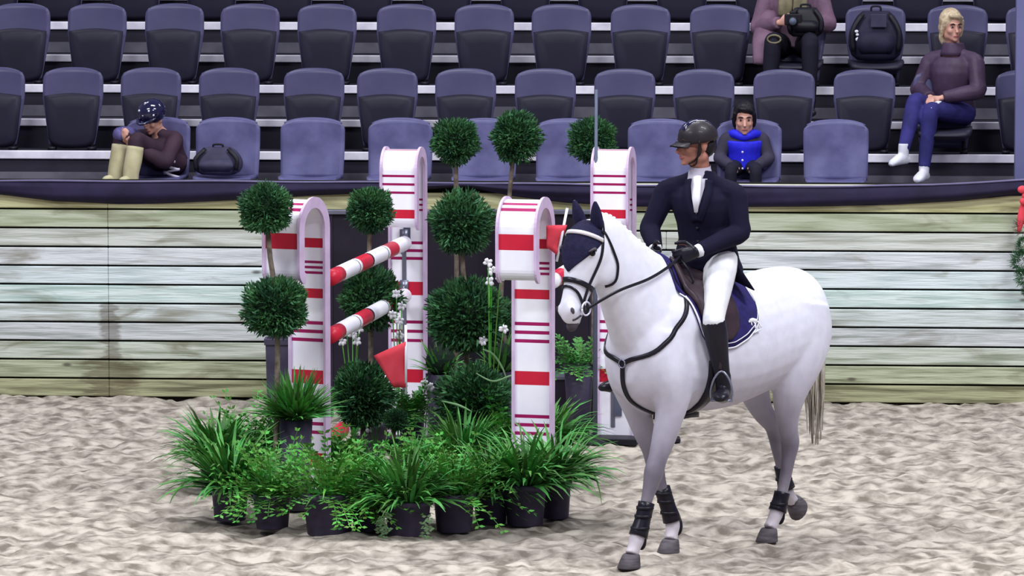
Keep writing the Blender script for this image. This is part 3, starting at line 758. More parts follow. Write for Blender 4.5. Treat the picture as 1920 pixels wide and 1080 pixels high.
raised(826, 291, .55, .10, .22, 'spiky', 'thin-leaved plant behind the low dark topiary', 451, 90)
g = ground(519, 300); t = thing('tall_planter', 'tall narrow purple planter under the leftmost topiary', 'planter', g)
mb = MB(); mb.loft([[V((x * a, y * a, z)) for x, y in ((-1, -1), (1, -1), (1, 1), (-1, 1))] for a, z in ((.055, 0), (.075, .84))]); mb.build('planter_body', 'pot', t, False, .006)
mb = MB(); mb.loft([[V((x * a, y * a, z)) for x, y in ((-1, -1), (1, -1), (1, 1), (-1, 1))] for a, z in ((.082, .83), (.084, .87), (.07, .87), (.066, .84))]); mb.build('rim', 'pot', t, False, .003)

def flowers(px, s, heads, label, seed):
    g = ground(px, s); t = thing('white_flowers', label, 'flowers', g, 0, 'white flower sprays in the jump'); rr = random.Random(seed)
    mb = MB(); C = []
    mb2 = MB(); mb2.lathe([(.05, 0), (.06, .1), (.05, .1)], n=12); mb2.build('pot', 'pot', t)
    for hx, hy in heads:
        c = V(((hx - 960) / s - g.x, rr.uniform(-.03, .03), CAM_H - (hy + 200) / s)); C.append(c)
        mb.tube([(0, 0, .08), (c.x * .4, c.y, c.z * .6), tuple(c)], .004, 5, sub=3)
    mb.build('stems', 'leaf', t)
    for c in C:
        mb = MB()
        for k in range(6):
            a = k * math.pi / 3 + rr.random(); d = V((math.cos(a), -.3, math.sin(a)))
            mb.ell(c + d * .016, (.017, .006, .012), 0, d.to_track_quat('X', 'Z').to_matrix(), 8, 5)
        mb.ell(c, .008, 1, None, 8, 5); mb.build('bloom', ['flower', 'rail_cream'], t)
flowers(918, 304, [(915, 492), (922, 508), (918, 528), (938, 520), (905, 640), (944, 618)], 'white flower spray beside the hook of the near right standard', 1)
flowers(745, 292, [(742, 552), (752, 575), (735, 590), (748, 601), (748, 630)], 'white flower spray low on the far left standard', 2)
flowers(792, 298, [(795, 722), (784, 742), (790, 760), (776, 775), (805, 728), (770, 800), (782, 812)], 'white flower spray between the low topiary balls', 3)
flowers(660, 296, [(648, 610), (660, 628), (672, 618), (668, 640), (640, 640)], 'white flowers at the end of the lower left pole', 4)
flowers(700, 300, [(694, 788), (706, 779), (716, 776), (690, 806), (672, 812), (600, 795)], 'white flowers under the low left topiary ball', 5)

# single long leaves that arch out of the ring
def long_leaf(pts, wd, label, mt='leaf3'):
    P = [V(p) for p in pts]; c = P[0].copy(); mb = MB(); dat = catmull([tuple(p - c) for p in P], 6); n = len(dat)
    mb.tube([tuple(d) for d in dat], [max(.0012, wd * math.sin(math.pi * min(.97, .15 + .85 * i / n))) for i in range(n)], 6, flat=.25)
    o = mb.build('long_leaf', mt, None); o.location = c; return o
lroot = thing('trailing_vines', 'pale leafy vines trailing over the front centre pot to the sand', 'vine', at(722, 990, 25.3))
lroot.location.z = 0
for k, (x0, y0, y1) in enumerate([(722, 960, 1014), (800, 968, 1010), (716, 968, 1000)]):
    mb = MB(); Yv = 25.12; rr = random.Random(500 + k)
    for j in range(13):
        p = at(x0 + 6 * math.sin(j * 1.1), y0 + (y1 - y0) * j / 12, Yv) - lroot.location
        for sg in (-1, 1):
            d = V((sg * rr.uniform(.6, 1), -.2, rr.uniform(-.6, .3))).normalized(); L_ = .03; lw = V((0, -.3, 1)).normalized() * .009
            mb.add([p, p + d * L_ * .5 + lw, p + d * L_, p + d * L_ * .5 - lw], [(0, 1, 2, 3)])
    fast_build(mb, 'vine', 'leaf3', lroot, 'stuff')
stray = thing('arching_leaves', 'long single leaves arching out at the right of the plant ring', 'leaves', ground(1060, 305))
def sl(pix, Y, wd=.008, mt='leaf3'):
    P = [at(x, y, Y) - stray.location for x, y in pix]; mb = MB(); dat = catmull([tuple(p) for p in P], 5); n = len(dat)
    mb.tube([tuple(d) for d in dat], [max(.0012, wd * math.sin(math.pi * min(.97, .15 + .85 * i / n))) for i in range(n)], 6, flat=.3); mb.build('leaf', mt, stray)
sl([(1040, 900), (1075, 862), (1110, 856), (1135, 852)], 26.6, .007, 'leaf2')
sl([(1050, 910), (1085, 880), (1112, 888), (1123, 915), (1128, 945)], 26.5, .006, 'leaf')
sl([(1035, 860), (1060, 820), (1090, 812), (1105, 818)], 26.8, .008, 'leaf2')
sl([(893, 700), (925, 715), (960, 704), (1000, 698)], 27.0, .006)
sl([(905, 655), (925, 665), (942, 690), (950, 712)], 27.0, .007)
sl([(828, 752), (860, 760), (885, 772)], 26.9, .007)
lv2 = thing('arching_leaves', 'long single leaves reaching out at the left of the plant ring', 'leaves', ground(420, 305)); stray = lv2
sl([(400, 850), (370, 838), (345, 838), (318, 845)], 27.0, .007, 'leaf')
sl([(410, 860), (390, 812), (370, 800), (352, 794)], 27.2, .008, 'leaf2')
sl([(395, 900), (350, 905), (328, 925), (318, 945)], 26.4, .006, 'leaf2')
sl([(455, 850), (440, 790), (425, 775), (405, 768)], 27.4, .008, 'leaf3')

# garland at the right edge of the wall
c = W(u_of(1918, -.16), -.17); t = thing('wreath_garland', 'green fir garland with a red bow hanging on the wall at the right edge', 'garland', (c.x, c.y, 0))
zt = lambda y: CAM_H - (y + 200) / 262.5
mb = MB()
for k, (y, r, dx) in enumerate([(455, .055, .02), (485, .075, .01), (515, .065, .03), (540, .035, .04)]): ball(mb, (dx, 0, zt(y)), r, 700, 600 + k, ln=.5)
fast_build(mb, 'fir_sprays', 'topiary', t, 'stuff')
mb = MB()
for k, (y, dx) in enumerate([(350, .0), (362, .03), (372, .015)]): mb.ell((dx, -.02, zt(y)), (.035, .02, .028), 0, None, 10, 7)
mb.tube([(.02, 0, zt(370)), (.0, 0, zt(400)), (-.02, 0, zt(430))], (.02, .03, .012), 8, flat=.3, sub=3); mb.build('bow', 'flag', t)
mb = MB(); ball(mb, (.0, .0, zt(420)), .055, 300, 620, ln=.6); fast_build(mb, 'dry_twigs', 'trunk', t, 'stuff')

# ================================================================== FIGURES
def hand_mb(mb, w, d, n, thumb, curl=.9, sc=1.0):
    """w wrist, d direction along the hand, n palm normal (towards which fingers curl), thumb: side vector"""
    w = V(w); d = V(d).normalized(); n = (V(n) - d * V(n).dot(d)).normalized(); s = V(thumb); s = (s - d * s.dot(d) - n * s.dot(n)).normalized()
    mb.tube([w - d * .02 * sc, w + d * .03 * sc, w + d * .07 * sc, w + d * .088 * sc], [(.024 * sc, .018 * sc), (.036 * sc, .017 * sc), (.042 * sc, .015 * sc), (.036 * sc, .012 * sc)], 12, side=s)
    for k, ln in enumerate([.074, .084, .078, .060]):
        p = w + (d * .082 + s * (.030 - .020 * k)) * sc; dd = d.copy(); pts = [p - d * .02 * sc, p]
        for j, fr in enumerate((.45, .32, .25)):
            ang = curl * (.55 if j == 0 else 1) + .05 * k; q_ = Quaternion(d.cross(n), ang); dd = q_ @ dd
            p = p + dd * ln * fr * sc; pts.append(p)
        mb.tube(pts, [.0095 * sc, .0095 * sc, .009 * sc, .0085 * sc, .0065 * sc], 8)
    p = w + (d * .02 + s * .028) * sc; q1 = p + (d * .5 + s * .75 + n * .25).normalized() * .038 * sc; q2 = q1 + (d * .85 + s * .25 + n * .5).normalized() * .032 * sc; q3 = q2 + (d * .8 - s * .05 + n * .6).normalized() * .025 * sc
    mb.tube([p - s * .012 * sc, p, q1, q2, q3], [.013 * sc, .014 * sc, .0115 * sc, .0105 * sc, .007 * sc], 8)
def head_mb(mb, c, rot, sc=1.0):
    c = V(c)
    P = lambda x, y, z: c + rot @ (V((x, y, z)) * sc)
    E = lambda p, r: mb.ell(P(*p), tuple(q_ * sc for q_ in r), 0, rot, 16, 11)
    E((-.015, 0, .030), (.098, .077, .095)); E((.018, 0, -.030), (.072, .062, .085)); E((.042, 0, -.088), (.042, .042, .030))
    E((.082, 0, .022), (.016, .050, .012)); E((.060, .040, -.032), (.028, .022, .024)); E((.060, -.040, -.032), (.028, .022, .024))
    mb.tube([P(.086, 0, .008), P(.100, 0, -.015), P(.116, 0, -.040), P(.096, 0, -.052)], [.010 * sc, .011 * sc, .016 * sc, .010 * sc], 10)
    E((.088, 0, -.070), (.014, .026, .007)); E((.087, 0, -.080), (.012, .021, .007)); E((.078, 0, -.104), (.018, .022, .016))
    for s_ in (-1, 1):
        E((-.012, s_ * .080, -.015), (.020, .009, .032)); E((.0, s_ * .045, -.070), (.05, .022, .035))
def face_parts(t, c, rot, sc, lip='lip', brow='brow'):
    c = V(c); P = lambda x, y, z: c + rot @ (V((x, y, z)) * sc)
    for s_ in (-1, 1):
        mb = MB(); mb.ell(P(.080, s_ * .032, .000), (.010 * sc, .013 * sc, .0055 * sc), 0, rot, 10, 7); mb.ell(P(.088, s_ * .032, .000), (.0045 * sc, .0065 * sc, .0065 * sc), 1, rot, 8, 6)
        mb.build('eye', ['eye_white', 'eye'], t)
        mb = MB(); mb.tube([P(.092, s_ * .012, .019), P(.094, s_ * .032, .026), P(.082, s_ * .052, .019)], [.004 * sc, .006 * sc, .003 * sc], 6, sub=3); mb.build('eyebrow', brow, t)
    mb = MB(); mb.tube([P(.088, -.022, -.076), P(.101, 0, -.073), P(.088, .022, -.076)], [(.003 * sc, .003 * sc), (.0075 * sc, .005 * sc), (.003 * sc, .003 * sc)], 8, sub=3); mb.build('mouth', lip, t)
def torso_mb(mb, J, k=1.0, e=0.0, lo=0, hi=7, bust=0):
    hipc = (V(J['hipL']) + V(J['hipR'])) / 2; shc = (V(J['shL']) + V(J['shR'])) / 2; lh = (V(J['hipL']) - V(J['hipR'])).normalized(); ls = (V(J['shL']) - V(J['shR'])).normalized()
    sp = shc - hipc; neck = V(J['neck'])
    st = [(-.12, .10, .095), (0, .165, .118), (.25, .150, .112), (.5, .150, .115), (.75, .172, .125), (.92, .178, .112), (1.02, .12, .085), (1.10, .062, .062)]
    st = st[lo:hi + 1]; rings = []
    bend = V(J.get('bend', (0, 0, 0)))
    for t_, a, b in st:
        c = hipc + sp * t_ + bend * math.sin(math.pi * min(max(t_, 0), 1))
        if t_ > 1: c = shc.lerp(neck, min(1, (t_ - 1) / .1))
        l_ = lh.lerp(ls, min(max(t_, 0), 1)).normalized(); up = sp.normalized(); f_ = l_.cross(up).normalized(); n = 20
        rings.append([c + l_ * (a * k + e) * math.cos(2 * math.pi * j / n) + f_ * (b * k + e + (bust if .4 < t_ < .9 else 0) * .5) * math.sin(2 * math.pi * j / n) for j in range(n)])
    mb.loft(rings)
def arm_mb(mb, J, S, k=1.0, e=0.0, end=1.0, sub=3):
    a, b, c = V(J['sh' + S]), V(J['el' + S]), V(J['wr' + S]); c = b.lerp(c, end); ctr = (V(J['shL']) + V(J['shR'])) / 2
    mb.tube([V(J['neck']) + V((0, 0, -.02)), V(J['neck']).lerp(a, .45) + V((0, 0, -.02)), a.lerp(ctr, .12)], [.034 * k + e * .6, .036 * k + e * .6, .045 * k + e * .7], 12, sub=2)
    mb.tube([a.lerp(ctr, .35), a + (b - a) * .08, a.lerp(b, .3), a.lerp(b, .75), b, b.lerp(c, .3), b.lerp(c, .75), c], [.050 * k + e * .6, .049 * k + e * .8, .047 * k + e, .041 * k + e, .041 * k + e, .040 * k + e, .031 * k + e, .027 * k + e], 12, sub=sub)
def leg_mb(mb, J, S, k=1.0, e=0.0, end=1.0):
    a, b, c = V(J['hip' + S]), V(J['kn' + S]), V(J['an' + S]); c = b.lerp(c, end)
    mb.tube([a + (V(J['hipL' if S == 'R' else 'hipR']) - a) * .2, a, a.lerp(b, .35), a.lerp(b, .8), b, b.lerp(c, .25), b.lerp(c, .6), c], [.085 * k + e, .090 * k + e, .082 * k + e, .060 * k + e, .055 * k + e, .056 * k + e, .046 * k + e, .036 * k + e], 14, sub=3)
def shoe_mb(mb, an, toe, k=1.0):
    an, toe = V(an), V(toe); d = (toe - an); heel = an - V((d.x, d.y, 0)).normalized() * .045 * k + V((0, 0, -.07 * k)); 
    mb.tube([heel, an.lerp(toe, .2) + V((0, 0, -.045 * k)), an.lerp(toe, .65) + V((0, 0, -.018 * k)), toe, toe + d.normalized() * .03 * k], [(.035 * k, .036 * k), (.046 * k, .038 * k), (.036 * k, .044 * k), (.026 * k, .042 * k), (.014 * k, .024 * k)], 12, sub=3, side=(0, 0, 1))
    mb.tube([an + V((0, 0, .05 * k)), an, an + V((0, 0, -.06 * k))], [.04 * k, .042 * k, .04 * k], 12)
def euler3(yaw, pitch=0, roll=0):
    return (Matrix.Rotation(yaw, 3, 'Z') @ Matrix.Rotation(pitch, 3, 'Y') @ Matrix.Rotation(roll, 3, 'X'))
def body(t, J, headrot, skin, k=1.0, hsc=1.0, hands=None, voxel=.010, feet=True):
    mb = MB(); torso_mb(mb, J, k * .92); hc = V(J['head']); nk = V(J['neck']); shc = (V(J['shL']) + V(J['shR'])) / 2
    mb.tube([shc.lerp(nk, .3), nk, hc + headrot @ V((-.02, 0, -.06)) * hsc], [.062 * k, .055 * k, .052 * k], 14)
    for S in 'LR':
        arm_mb(mb, J, S, k * .9); leg_mb(mb, J, S, k * .92)
        if feet: shoe_mb(mb, J['an' + S], J['toe' + S], k * .85)
    head_mb(mb, hc, headrot, hsc)
    for h in (hands or []): hand_mb(mb, *h)
    return fuse(mb, 'body', skin, t, voxel, 2, .35)

# ------------------------------------------------------------------ HORSE
HO = V((.805, 24.42, 0)); HYAW = R(-130)
HL = thing('horse', 'light grey horse walking left towards the camera, ridden', 'horse', HO, HYAW)
mb = MB()
def egg(F, z, hw, hh, k=.0, n=28, tilt=0):
    rg = []
    for j in range(n):
        a = 2 * math.pi * j / n; sn = math.sin(a); y = hw * math.cos(a) * (1 - k * sn); zz = hh * sn
        rg.append(V((F - zz * math.sin(tilt), y, z + zz * math.cos(tilt))))
    return rg
T = [(-1.40, 1.27, .08, .14, .1), (-1.36, 1.26, .17, .21, .1), (-1.27, 1.255, .235, .265, .15), (-1.12, 1.235, .275, .305, .18), (-.95, 1.20, .285, .335, .18), (-.80, 1.17, .28, .345, .14),
     (-.60, 1.145, .295, .355, .1), (-.40, 1.14, .30, .36, .1), (-.20, 1.16, .285, .37, .18), (-.05, 1.185, .255, .40, .34), (.08, 1.19, .235, .37, .36), (.18, 1.17, .215, .31, .25), (.26, 1.15, .17, .24, .1), (.31, 1.14, .10, .15, 0)]
TT = catmull(T, 3); mb.loft([egg(*x) for x in TT])
def neck_ring(F, z, d, hw, ang, k=.3, n=24):
    ax = V((math.cos(ang), 0, math.sin(ang))); up = V((-math.sin(ang), 0, math.cos(ang)))
    return [V((F, 0, z)) + up * d * math.sin(2 * math.pi * j / n) + V((0, hw * math.cos(2 * math.pi * j / n) * (1 - k * math.sin(2 * math.pi * j / n)), 0)) for j in range(n)]
NK = [(.0, 1.26, .36, .20, R(18)), (.09, 1.36, .335, .165, R(30)), (.21, 1.49, .27, .125, R(42)), (.325, 1.62, .215, .102, R(50)), (.43, 1.735, .172, .088, R(50)), (.52, 1.82, .128, .078, R(38)), (.58, 1.855, .08, .06, R(20))]
mb.loft([neck_ring(*x) for x in catmull(NK, 3)])
HA = V((.41, 0, -.91)).normalized(); HP = V((.91, 0, .41)).normalized()
HD = [(.560, 1.890, .045, .040), (.585, 1.845, .095, .075), (.605, 1.79, .130, .098), (.625, 1.72, .145, .108), (.655, 1.645, .132, .090), (.69, 1.575, .102, .068), (.722, 1.505, .082, .056), (.748, 1.445, .075, .055), (.765, 1.40, .066, .053), (.772, 1.365, .044, .040), (.775, 1.352, .02, .02)]
def hring(F, z, d, wd_, n=22):
    return [V((F, 0, z)) + HP * d * math.copysign(abs(math.sin(2 * math.pi * j / n)) ** .9, math.sin(2 * math.pi * j / n)) + V((0, wd_ * math.copysign(abs(math.cos(2 * math.pi * j / n)) ** .8, math.cos(2 * math.pi * j / n)), 0)) for j in range(n)]
mb.loft([hring(*x) for x in catmull(HD, 3)])
for s_ in (-1, 1):
    mb.ell((.555, s_ * .052, 1.655), (.105, .045, .115), 0, euler3(0, .42))
    mb.ell((.690, s_ * .088, 1.735), (.040, .024, .030))
    mb.ell((.795, s_ * .040, 1.425), (.026, .020, .034), 0, euler3(0, .5))
    mb.tube([(.69, s_ * .085, 1.70), (.72, s_ * .062, 1.62), (.75, s_ * .048, 1.54)], (.014, .012, .008), 8, sub=3)
mb.ell((.728, 0, 1.365), (.036, .032, .030)); mb.ell((.775, 0, 1.385), (.034, .040, .034))
# legs: (x, y, z, fore-aft radius, lateral radius)
LEGS = {
 'fl': [(.06, .13, 1.25, .17, .10), (.09, .16, 1.06, .155, .10), (.085, .165, .93, .125, .092), (.105, .16, .81, .090, .076), (.145, .15, .68, .070, .064), (.185, .142, .58, .056, .052), (.215, .138, .505, .058, .054), (.235, .134, .44, .046, .044), (.265, .130, .36, .035, .033), (.30, .126, .25, .034, .031), (.325, .122, .185, .042, .038), (.342, .12, .145, .046, .042), (.368, .12, .10, .036, .036), (.385, .12, .07, .044, .044)],
 'fr': [(.06, -.13, 1.25, .17, .10), (.07, -.16, 1.06, .15, .10), (.03, -.16, .93, .12, .09), (-.01, -.155, .81, .086, .074), (-.06, -.145, .68, .066, .06), (-.10, -.13, .58, .054, .05), (-.125, -.12, .505, .057, .053), (-.14, -.115, .44, .045, .043), (-.160, -.10, .36, .035, .033), (-.195, -.085, .25, .034, .031), (-.215, -.075, .185, .042, .038), (-.222, -.07, .145, .045, .041), (-.205, -.065, .10, .036, .036), (-.192, -.062, .07, .044, .044)],
 'hl': [(-1.13, .13, 1.32, .22, .13), (-1.10, .165, 1.16, .22, .125), (-1.03, .18, 1.0, .185, .112), (-.99, .175, .88, .135, .095), (-.985, .16, .78, .100, .078), (-1.00, .145, .68, .072, .058), (-1.025, .135, .60, .062, .050), (-1.045, .13, .545, .062, .050), (-1.035, .125, .46, .046, .040), (-1.01, .12, .34, .036, .033), (-.975, .112, .225, .036, .032), (-.95, .108, .16, .045, .040), (-.913, .104, .10, .037, .037), (-.89, .102, .07, .045, .045)],
 'hr': [(-1.13, -.13, 1.32, .22, .13), (-1.12, -.165, 1.16, .22, .125), (-1.09, -.18, 1.0, .18, .11), (-1.09, -.175, .88, .13, .09), (-1.12, -.165, .78, .092, .074), (-1.17, -.155, .69, .070, .056), (-1.245, -.145, .62, .060, .050), (-1.275, -.14, .565, .060, .050), (-1.285, -.135, .48, .045, .040), (-1.31, -.13, .38, .036, .033), (-1.335, -.125, .28, .036, .032), (-1.35, -.12, .225, .044, .040), (-1.385, -.118, .175, .036, .036), (-1.408, -.117, .158, .042, .042)]}
for k_, L_ in LEGS.items():
    mb.tube([p[:3] for p in L_], [p[3:] for p in L_], 16, sub=3, side=(1, 0, 0))
    a = L_[11]; mb.ell((a[0] - .03, a[1], a[2] - .005), (.022, .02, .026))
for s_ in (-1, 1):  # muscle masses
    mb.ell((.12, s_ * .10, 1.12), (.15, .12, .20)); mb.ell((-1.20, s_ * .13, 1.18), (.17, .13, .24)); mb.ell((-.02, s_ * .15, 1.22), (.18, .10, .24))
mb.ell((-1.33, 0, 1.42), (.06, .05, .05))
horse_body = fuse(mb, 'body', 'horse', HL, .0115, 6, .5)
HB = bvh_of(horse_body)
for s_ in (-1, 1):
    mb = MB(); mb.ell((.705, s_ * .104, 1.733), (.022, .012, .017), 0, None, 12, 8); mb.build('eye', 'eye', HL)
    mb = MB(); mb.tube([(.675, s_ * .104, 1.742), (.70, s_ * .116, 1.757), (.732, s_ * .100, 1.742)], (.004, .008, .004), 8, sub=3); mb.build('eyelid', 'horse_dark', HL)
    mb = MB(); mb.ell((.808, s_ * .050, 1.428), (.012, .010, .020), 0, euler3(0, .5), 10, 7); mb.build('nostril', 'horse_dark', HL)
mb = strap_mb([(.735, .050, 1.395), (.745, .052, 1.40), (.765, .05, 1.385), (.79, .035, 1.375)], .010, .006, -.001, HB, .01); mb.build('mouth_line', 'horse_dark', HL)
mb = MB(); mb.tube([(.735, 0, 1.362), (.76, 0, 1.335), (.775, 0, 1.328)], (.03, .030, .018), 10, sub=3); mb.build('lower_lip', 'horse_dark', HL)
def hoof(c, ang, name='hoof', mt='hoof'):
    mb = MB(); n = 16; rot = Matrix.Rotation(ang, 3, 'Y'); rings = []
    for z, r, dx in ((-.068, .060, .018), (-.062, .061, .018), (-.02, .052, .006), (.0, .046, 0), (.008, .040, 0)):
        rings.append([rot @ V((dx + r * 1.12 * math.cos(2 * math.pi * j / n), r * math.sin(2 * math.pi * j / n), z)) + V(c) for j in range(n)])
    mb.loft(rings); mb.build(name, mt, HL)
hoof((.39, .12, .068), 0); hoof((-.19, -.062, .068), 0); hoof((-.883, .102, .068), 0); hoof((-1.415, -.117, .146), R(62))
def leg_at(k_, z):
    L_ = LEGS[k_]; zs = [p[2] for p in L_][::-1]; f = lambda i: float(np.interp(z, zs, [p[i] for p in L_][::-1])); return f(0), f(1), f(3), f(4)
def horse_boot(k_, z0, z1, front=True):
    mb = MB(); pts = []; rad = []
    for i in range(9):
        z = lerp(z1, z0, i / 8); x, y, a, b = leg_at(k_, z); pts.append((x - .004, y, z)); rad.append((a + .012, b + .012))
    mb.tube(pts, rad, 18, side=(1, 0, 0)); o = mb.build('leg_boot', 'boot', HL)
    mb = MB()
    for q_ in ((.25, .6, .85) if front else (.4,)):
        z = lerp(z0, z1, q_); x, y, a, b = leg_at(k_, z); mb.tube([(x, y, z - .008), (x, y, z + .008)], [(a + .016, b + .016)] * 2, 18, side=(1, 0, 0))
    mb.build('strap', 'black', o)
horse_boot('fl', .165, .345); horse_boot('fr', .175, .36); horse_boot('hl', .165, .27, False); horse_boot('hr', .235, .37, False)
for k_, z in (('fl', .14), ('fr', .14), ('hl', .14)):
    x, y, a, b = leg_at(k_, z); mb = MB(); mb.ell((x - .045, y, z + .0), (.020, .034, .055), 0, None, 12, 8); mb.build('fetlock_guard', 'boot', HL)
# tail
mb = MB(); rr = random.Random(4)
mb.tube([(-1.37, 0, 1.44), (-1.43, 0, 1.38), (-1.46, 0, 1.22), (-1.455, 0, 1.0), (-1.45, 0, .78)], (.035, .045, .05, .05, .03), 12, sub=4, mi=0)
for k in range(70):
    a = rr.uniform(0, 6.28); q_ = rr.uniform(.2, 1); ox, oy = .045 * q_ * math.cos(a), .05 * q_ * math.sin(a); zb = rr.uniform(.48, .75)
    mb.tube([(-1.38, oy * .3, 1.44), (-1.44 + ox, oy, 1.36), (-1.465 + ox, oy, 1.1), (-1.455 + ox * 1.1, oy * 1.2, .85), (-1.45 + ox * .7 + rr.uniform(-.02, .02), oy * .9, zb)], (.006, .008, .009, .008, .002), 5, sub=3)
mb.build('tail', 'tail', HL)
# plaited mane: row of small knots on the crest
mb = MB()
for k in range(13):
    t_ = k / 12; p = [V(x[:3]) for x in [(.03, 0, 1.64), (.15, 0, 1.715), (.27, 0, 1.80), (.40, 0, 1.895), (.50, 0, 1.925)]]
    i = min(3, int(t_ * 4)); q_ = p[i].lerp(p[i + 1], t_ * 4 - i); c_, n_, _, _ = HB.find_nearest(q_); mb.ell(c_ - n_ * .003, (.020, .012, .012), 0, None, 8, 6)
mb.build('plaited_mane', 'mane', HL)
# ears under the bonnet
def ear_mb(s_, e=0):
    mb = MB(); b_ = V((.605, s_ * .055, 1.865)); tip = V((.645, s_ * .072, 2.005)); pts = [b_.lerp(tip, q_) for q_ in (0, .25, .5, .75, .93, 1)]
    mb.tube(pts, [(.022 + e, .030 + e), (.026 + e, .034 + e), (.024 + e, .030 + e), (.016 + e, .020 + e), (.007 + e, .009 + e), (.002 + e, .003 + e)], 12, side=(1, 0, 0), sub=2); return mb
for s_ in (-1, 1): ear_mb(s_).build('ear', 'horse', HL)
# ear bonnet as clothing of the horse
def ray_head(t_, phi, off):
    """t_ metres down the head axis from the poll, phi angle round it (0 = front)"""
    c_ = V((.575, 0, 1.865)) + V((.42, 0, -.91)).normalized() * t_; d = HP * math.cos(phi) + V((0, 1, 0)) * math.sin(phi)
    hit, n, i, dist = HB.ray_cast(c_, d)
    if hit is None or dist > .24: hit = c_ + d * .1; n = d
    return hit + n * off
mb = MB(); rings = []
for i in range(17):
    t_ = -.005 + .30 * i / 16; w_ = 1.6 * (1 - max(0, (i - 4) / 12)) ** .75 if i > 4 else 1.6; w_ = max(w_, .05)
    a = [ray_head(t_, lerp(-w_, w_, j / 16), .007) for j in range(17)]; b = [ray_head(t_, lerp(-w_, w_, j / 16), .001) for j in range(16, -1, -1)]
    rings.append(a + b)
mb.loft(rings); bon = mb.build('ear_bonnet', 'bonnet', HL)
for s_ in (-1, 1): ear_mb(s_, .004).build('ear_cover', 'bonnet', bon)

# bridle ------------------------------------------------------------
def tack(name, label, cat): return thing(name, label, cat, HO, HYAW)
br = tack('bridle', 'dark leather bridle with pale browband on the grey horse head', 'bridle')
def loop_head(t_, w_, name, mt='boot', ph0=-math.pi, ph1=math.pi, tilt=0., off=.004, th=.007, back=0):
    pts = [ray_head(t_ + tilt * math.cos(lerp(ph0, ph1, k / 40)), lerp(ph0, ph1, k / 40), 0) for k in range(41)]
    strap_mb(pts, w_, th, off, HB, .02).build(name, mt, br)
loop_head(.335, .028, 'noseband', off=.003)
loop_head(.415, .014, 'flash_strap', tilt=-.045)
loop_head(.085, .022, 'browband', 'gold_braid', -1.45, 1.45, off=.009)
for s_ in (-1, 1):
    S = lambda p: (p[0], p[1] * s_, p[2])
    strap_mb([S(p) for p in ((.60, .09, 1.83), (.625, .115, 1.76), (.645, .12, 1.68), (.685, .09, 1.57), (.715, .07, 1.49), (.728, .07, 1.455))], .016, .006, .003, HB).build('cheek_strap', 'boot', br)
    strap_mb([S(p) for p in ((.57, .09, 1.84), (.535, .10, 1.78), (.475, .10, 1.66), (.475, .08, 1.56), (.52, .04, 1.53))], .013, .006, .003, HB).build('throat_lash', 'boot', br)
    mb = MB(); c_ = V((.728, s_ * .075, 1.435)); mb.tube([c_ + V((.036 * math.cos(a), .004, .036 * math.sin(a))) for a in [2 * math.pi * k / 20 for k in range(21)]], .005, 8); mb.build('bit_ring', 'bead', br)
    strap_mb([S((.728, .07, 1.45)), S((.74, .06, 1.42))], .02, .006, .004, HB).build('bit_hanger', 'boot', br)
strap_mb([(.60, .09, 1.83), (.565, .06, 1.90), (.55, 0, 1.93), (.565, -.06, 1.90), (.60, -.09, 1.83)], .026, .007, .006, HB).build('crownpiece', 'boot', br)
# reins
HANDL = V((-.085, .085, 1.665)); HANDR = V((-.045, -.085, 1.665))
for s_, hd in ((1, HANDL), (-1, HANDR)):
    a = V((.728, s_ * .085, 1.435)); pts = catmull([tuple(a), tuple(a.lerp(hd, .25) + V((0, s_ * .045, .025))), tuple(a.lerp(hd, .55) + V((0, s_ * .06, .005))), tuple(a.lerp(hd, .8) + V((0, s_ * .04, .0))), tuple(hd)], 6)
    if s_ < 0: pts = catmull([tuple(a), (.60, -.15, 1.46), (.40, -.17, 1.50), (.15, -.19, 1.58), tuple(hd)], 6)
    P = []
    for p in pts:
        p = V(p); c_, n_, _, d_ = HB.find_nearest(p)
        if s_ > 0 and (p - c_).dot(n_) < .012: p = c_ + n_ * .012
        P.append(p)
    strap_mb(P, .016, .005, 0, None, .03, side=(0, 1, 0)).build('rein', 'boot', br)
mb = strap_mb([HANDL + V((0, 0, -.01)), HANDL + V((-.0, .05, -.06)), HANDL + V((-.03, .07, -.14)), (-.13, .12, 1.50), (-.06, .10, 1.55), tuple(HANDR + V((0, 0, -.02)))], .016, .005, 0, None, .03); mb.build('rein_bight', 'boot', br)

# breastplate --------------------------------------------------------
bp = tack('breastplate', 'dark leather breastplate straps crossing the horse chest', 'breastplate')
for s_ in (-1, 1):
    strap_mb([(-.03, s_ * .16, 1.47), (.03, s_ * .19, 1.36), (.12, s_ * .19, 1.26), (.22, s_ * .13, 1.16), (.29, 0, 1.10)], .026, .008, .004, HB).build('shoulder_strap', 'boot', bp)
    strap_mb([(-.03, s_ * .17, 1.46), (-.0, s_ * .13, 1.56), (.0, s_ * .06, 1.63)], .018, .008, .004, HB).build('wither_strap', 'boot', bp)
pass
strap_mb([(.30, 0, 1.10), (.27, 0, .98), (.20, 0, .88), (.10, 0, .82), (-.06, 0, .79)], .026, .008, .004, HB).build('girth_strap', 'boot', bp)
mb = MB(); c_, n_, _, _ = HB.find_nearest(V((.31, 0, 1.10))); mb.tube([c_ + n_ * .012 + V((0, .022 * math.cos(a), .022 * math.sin(a))) for a in [2 * math.pi * k / 16 for k in range(17)]], .004, 6); mb.build('ring', 'metal', bp)

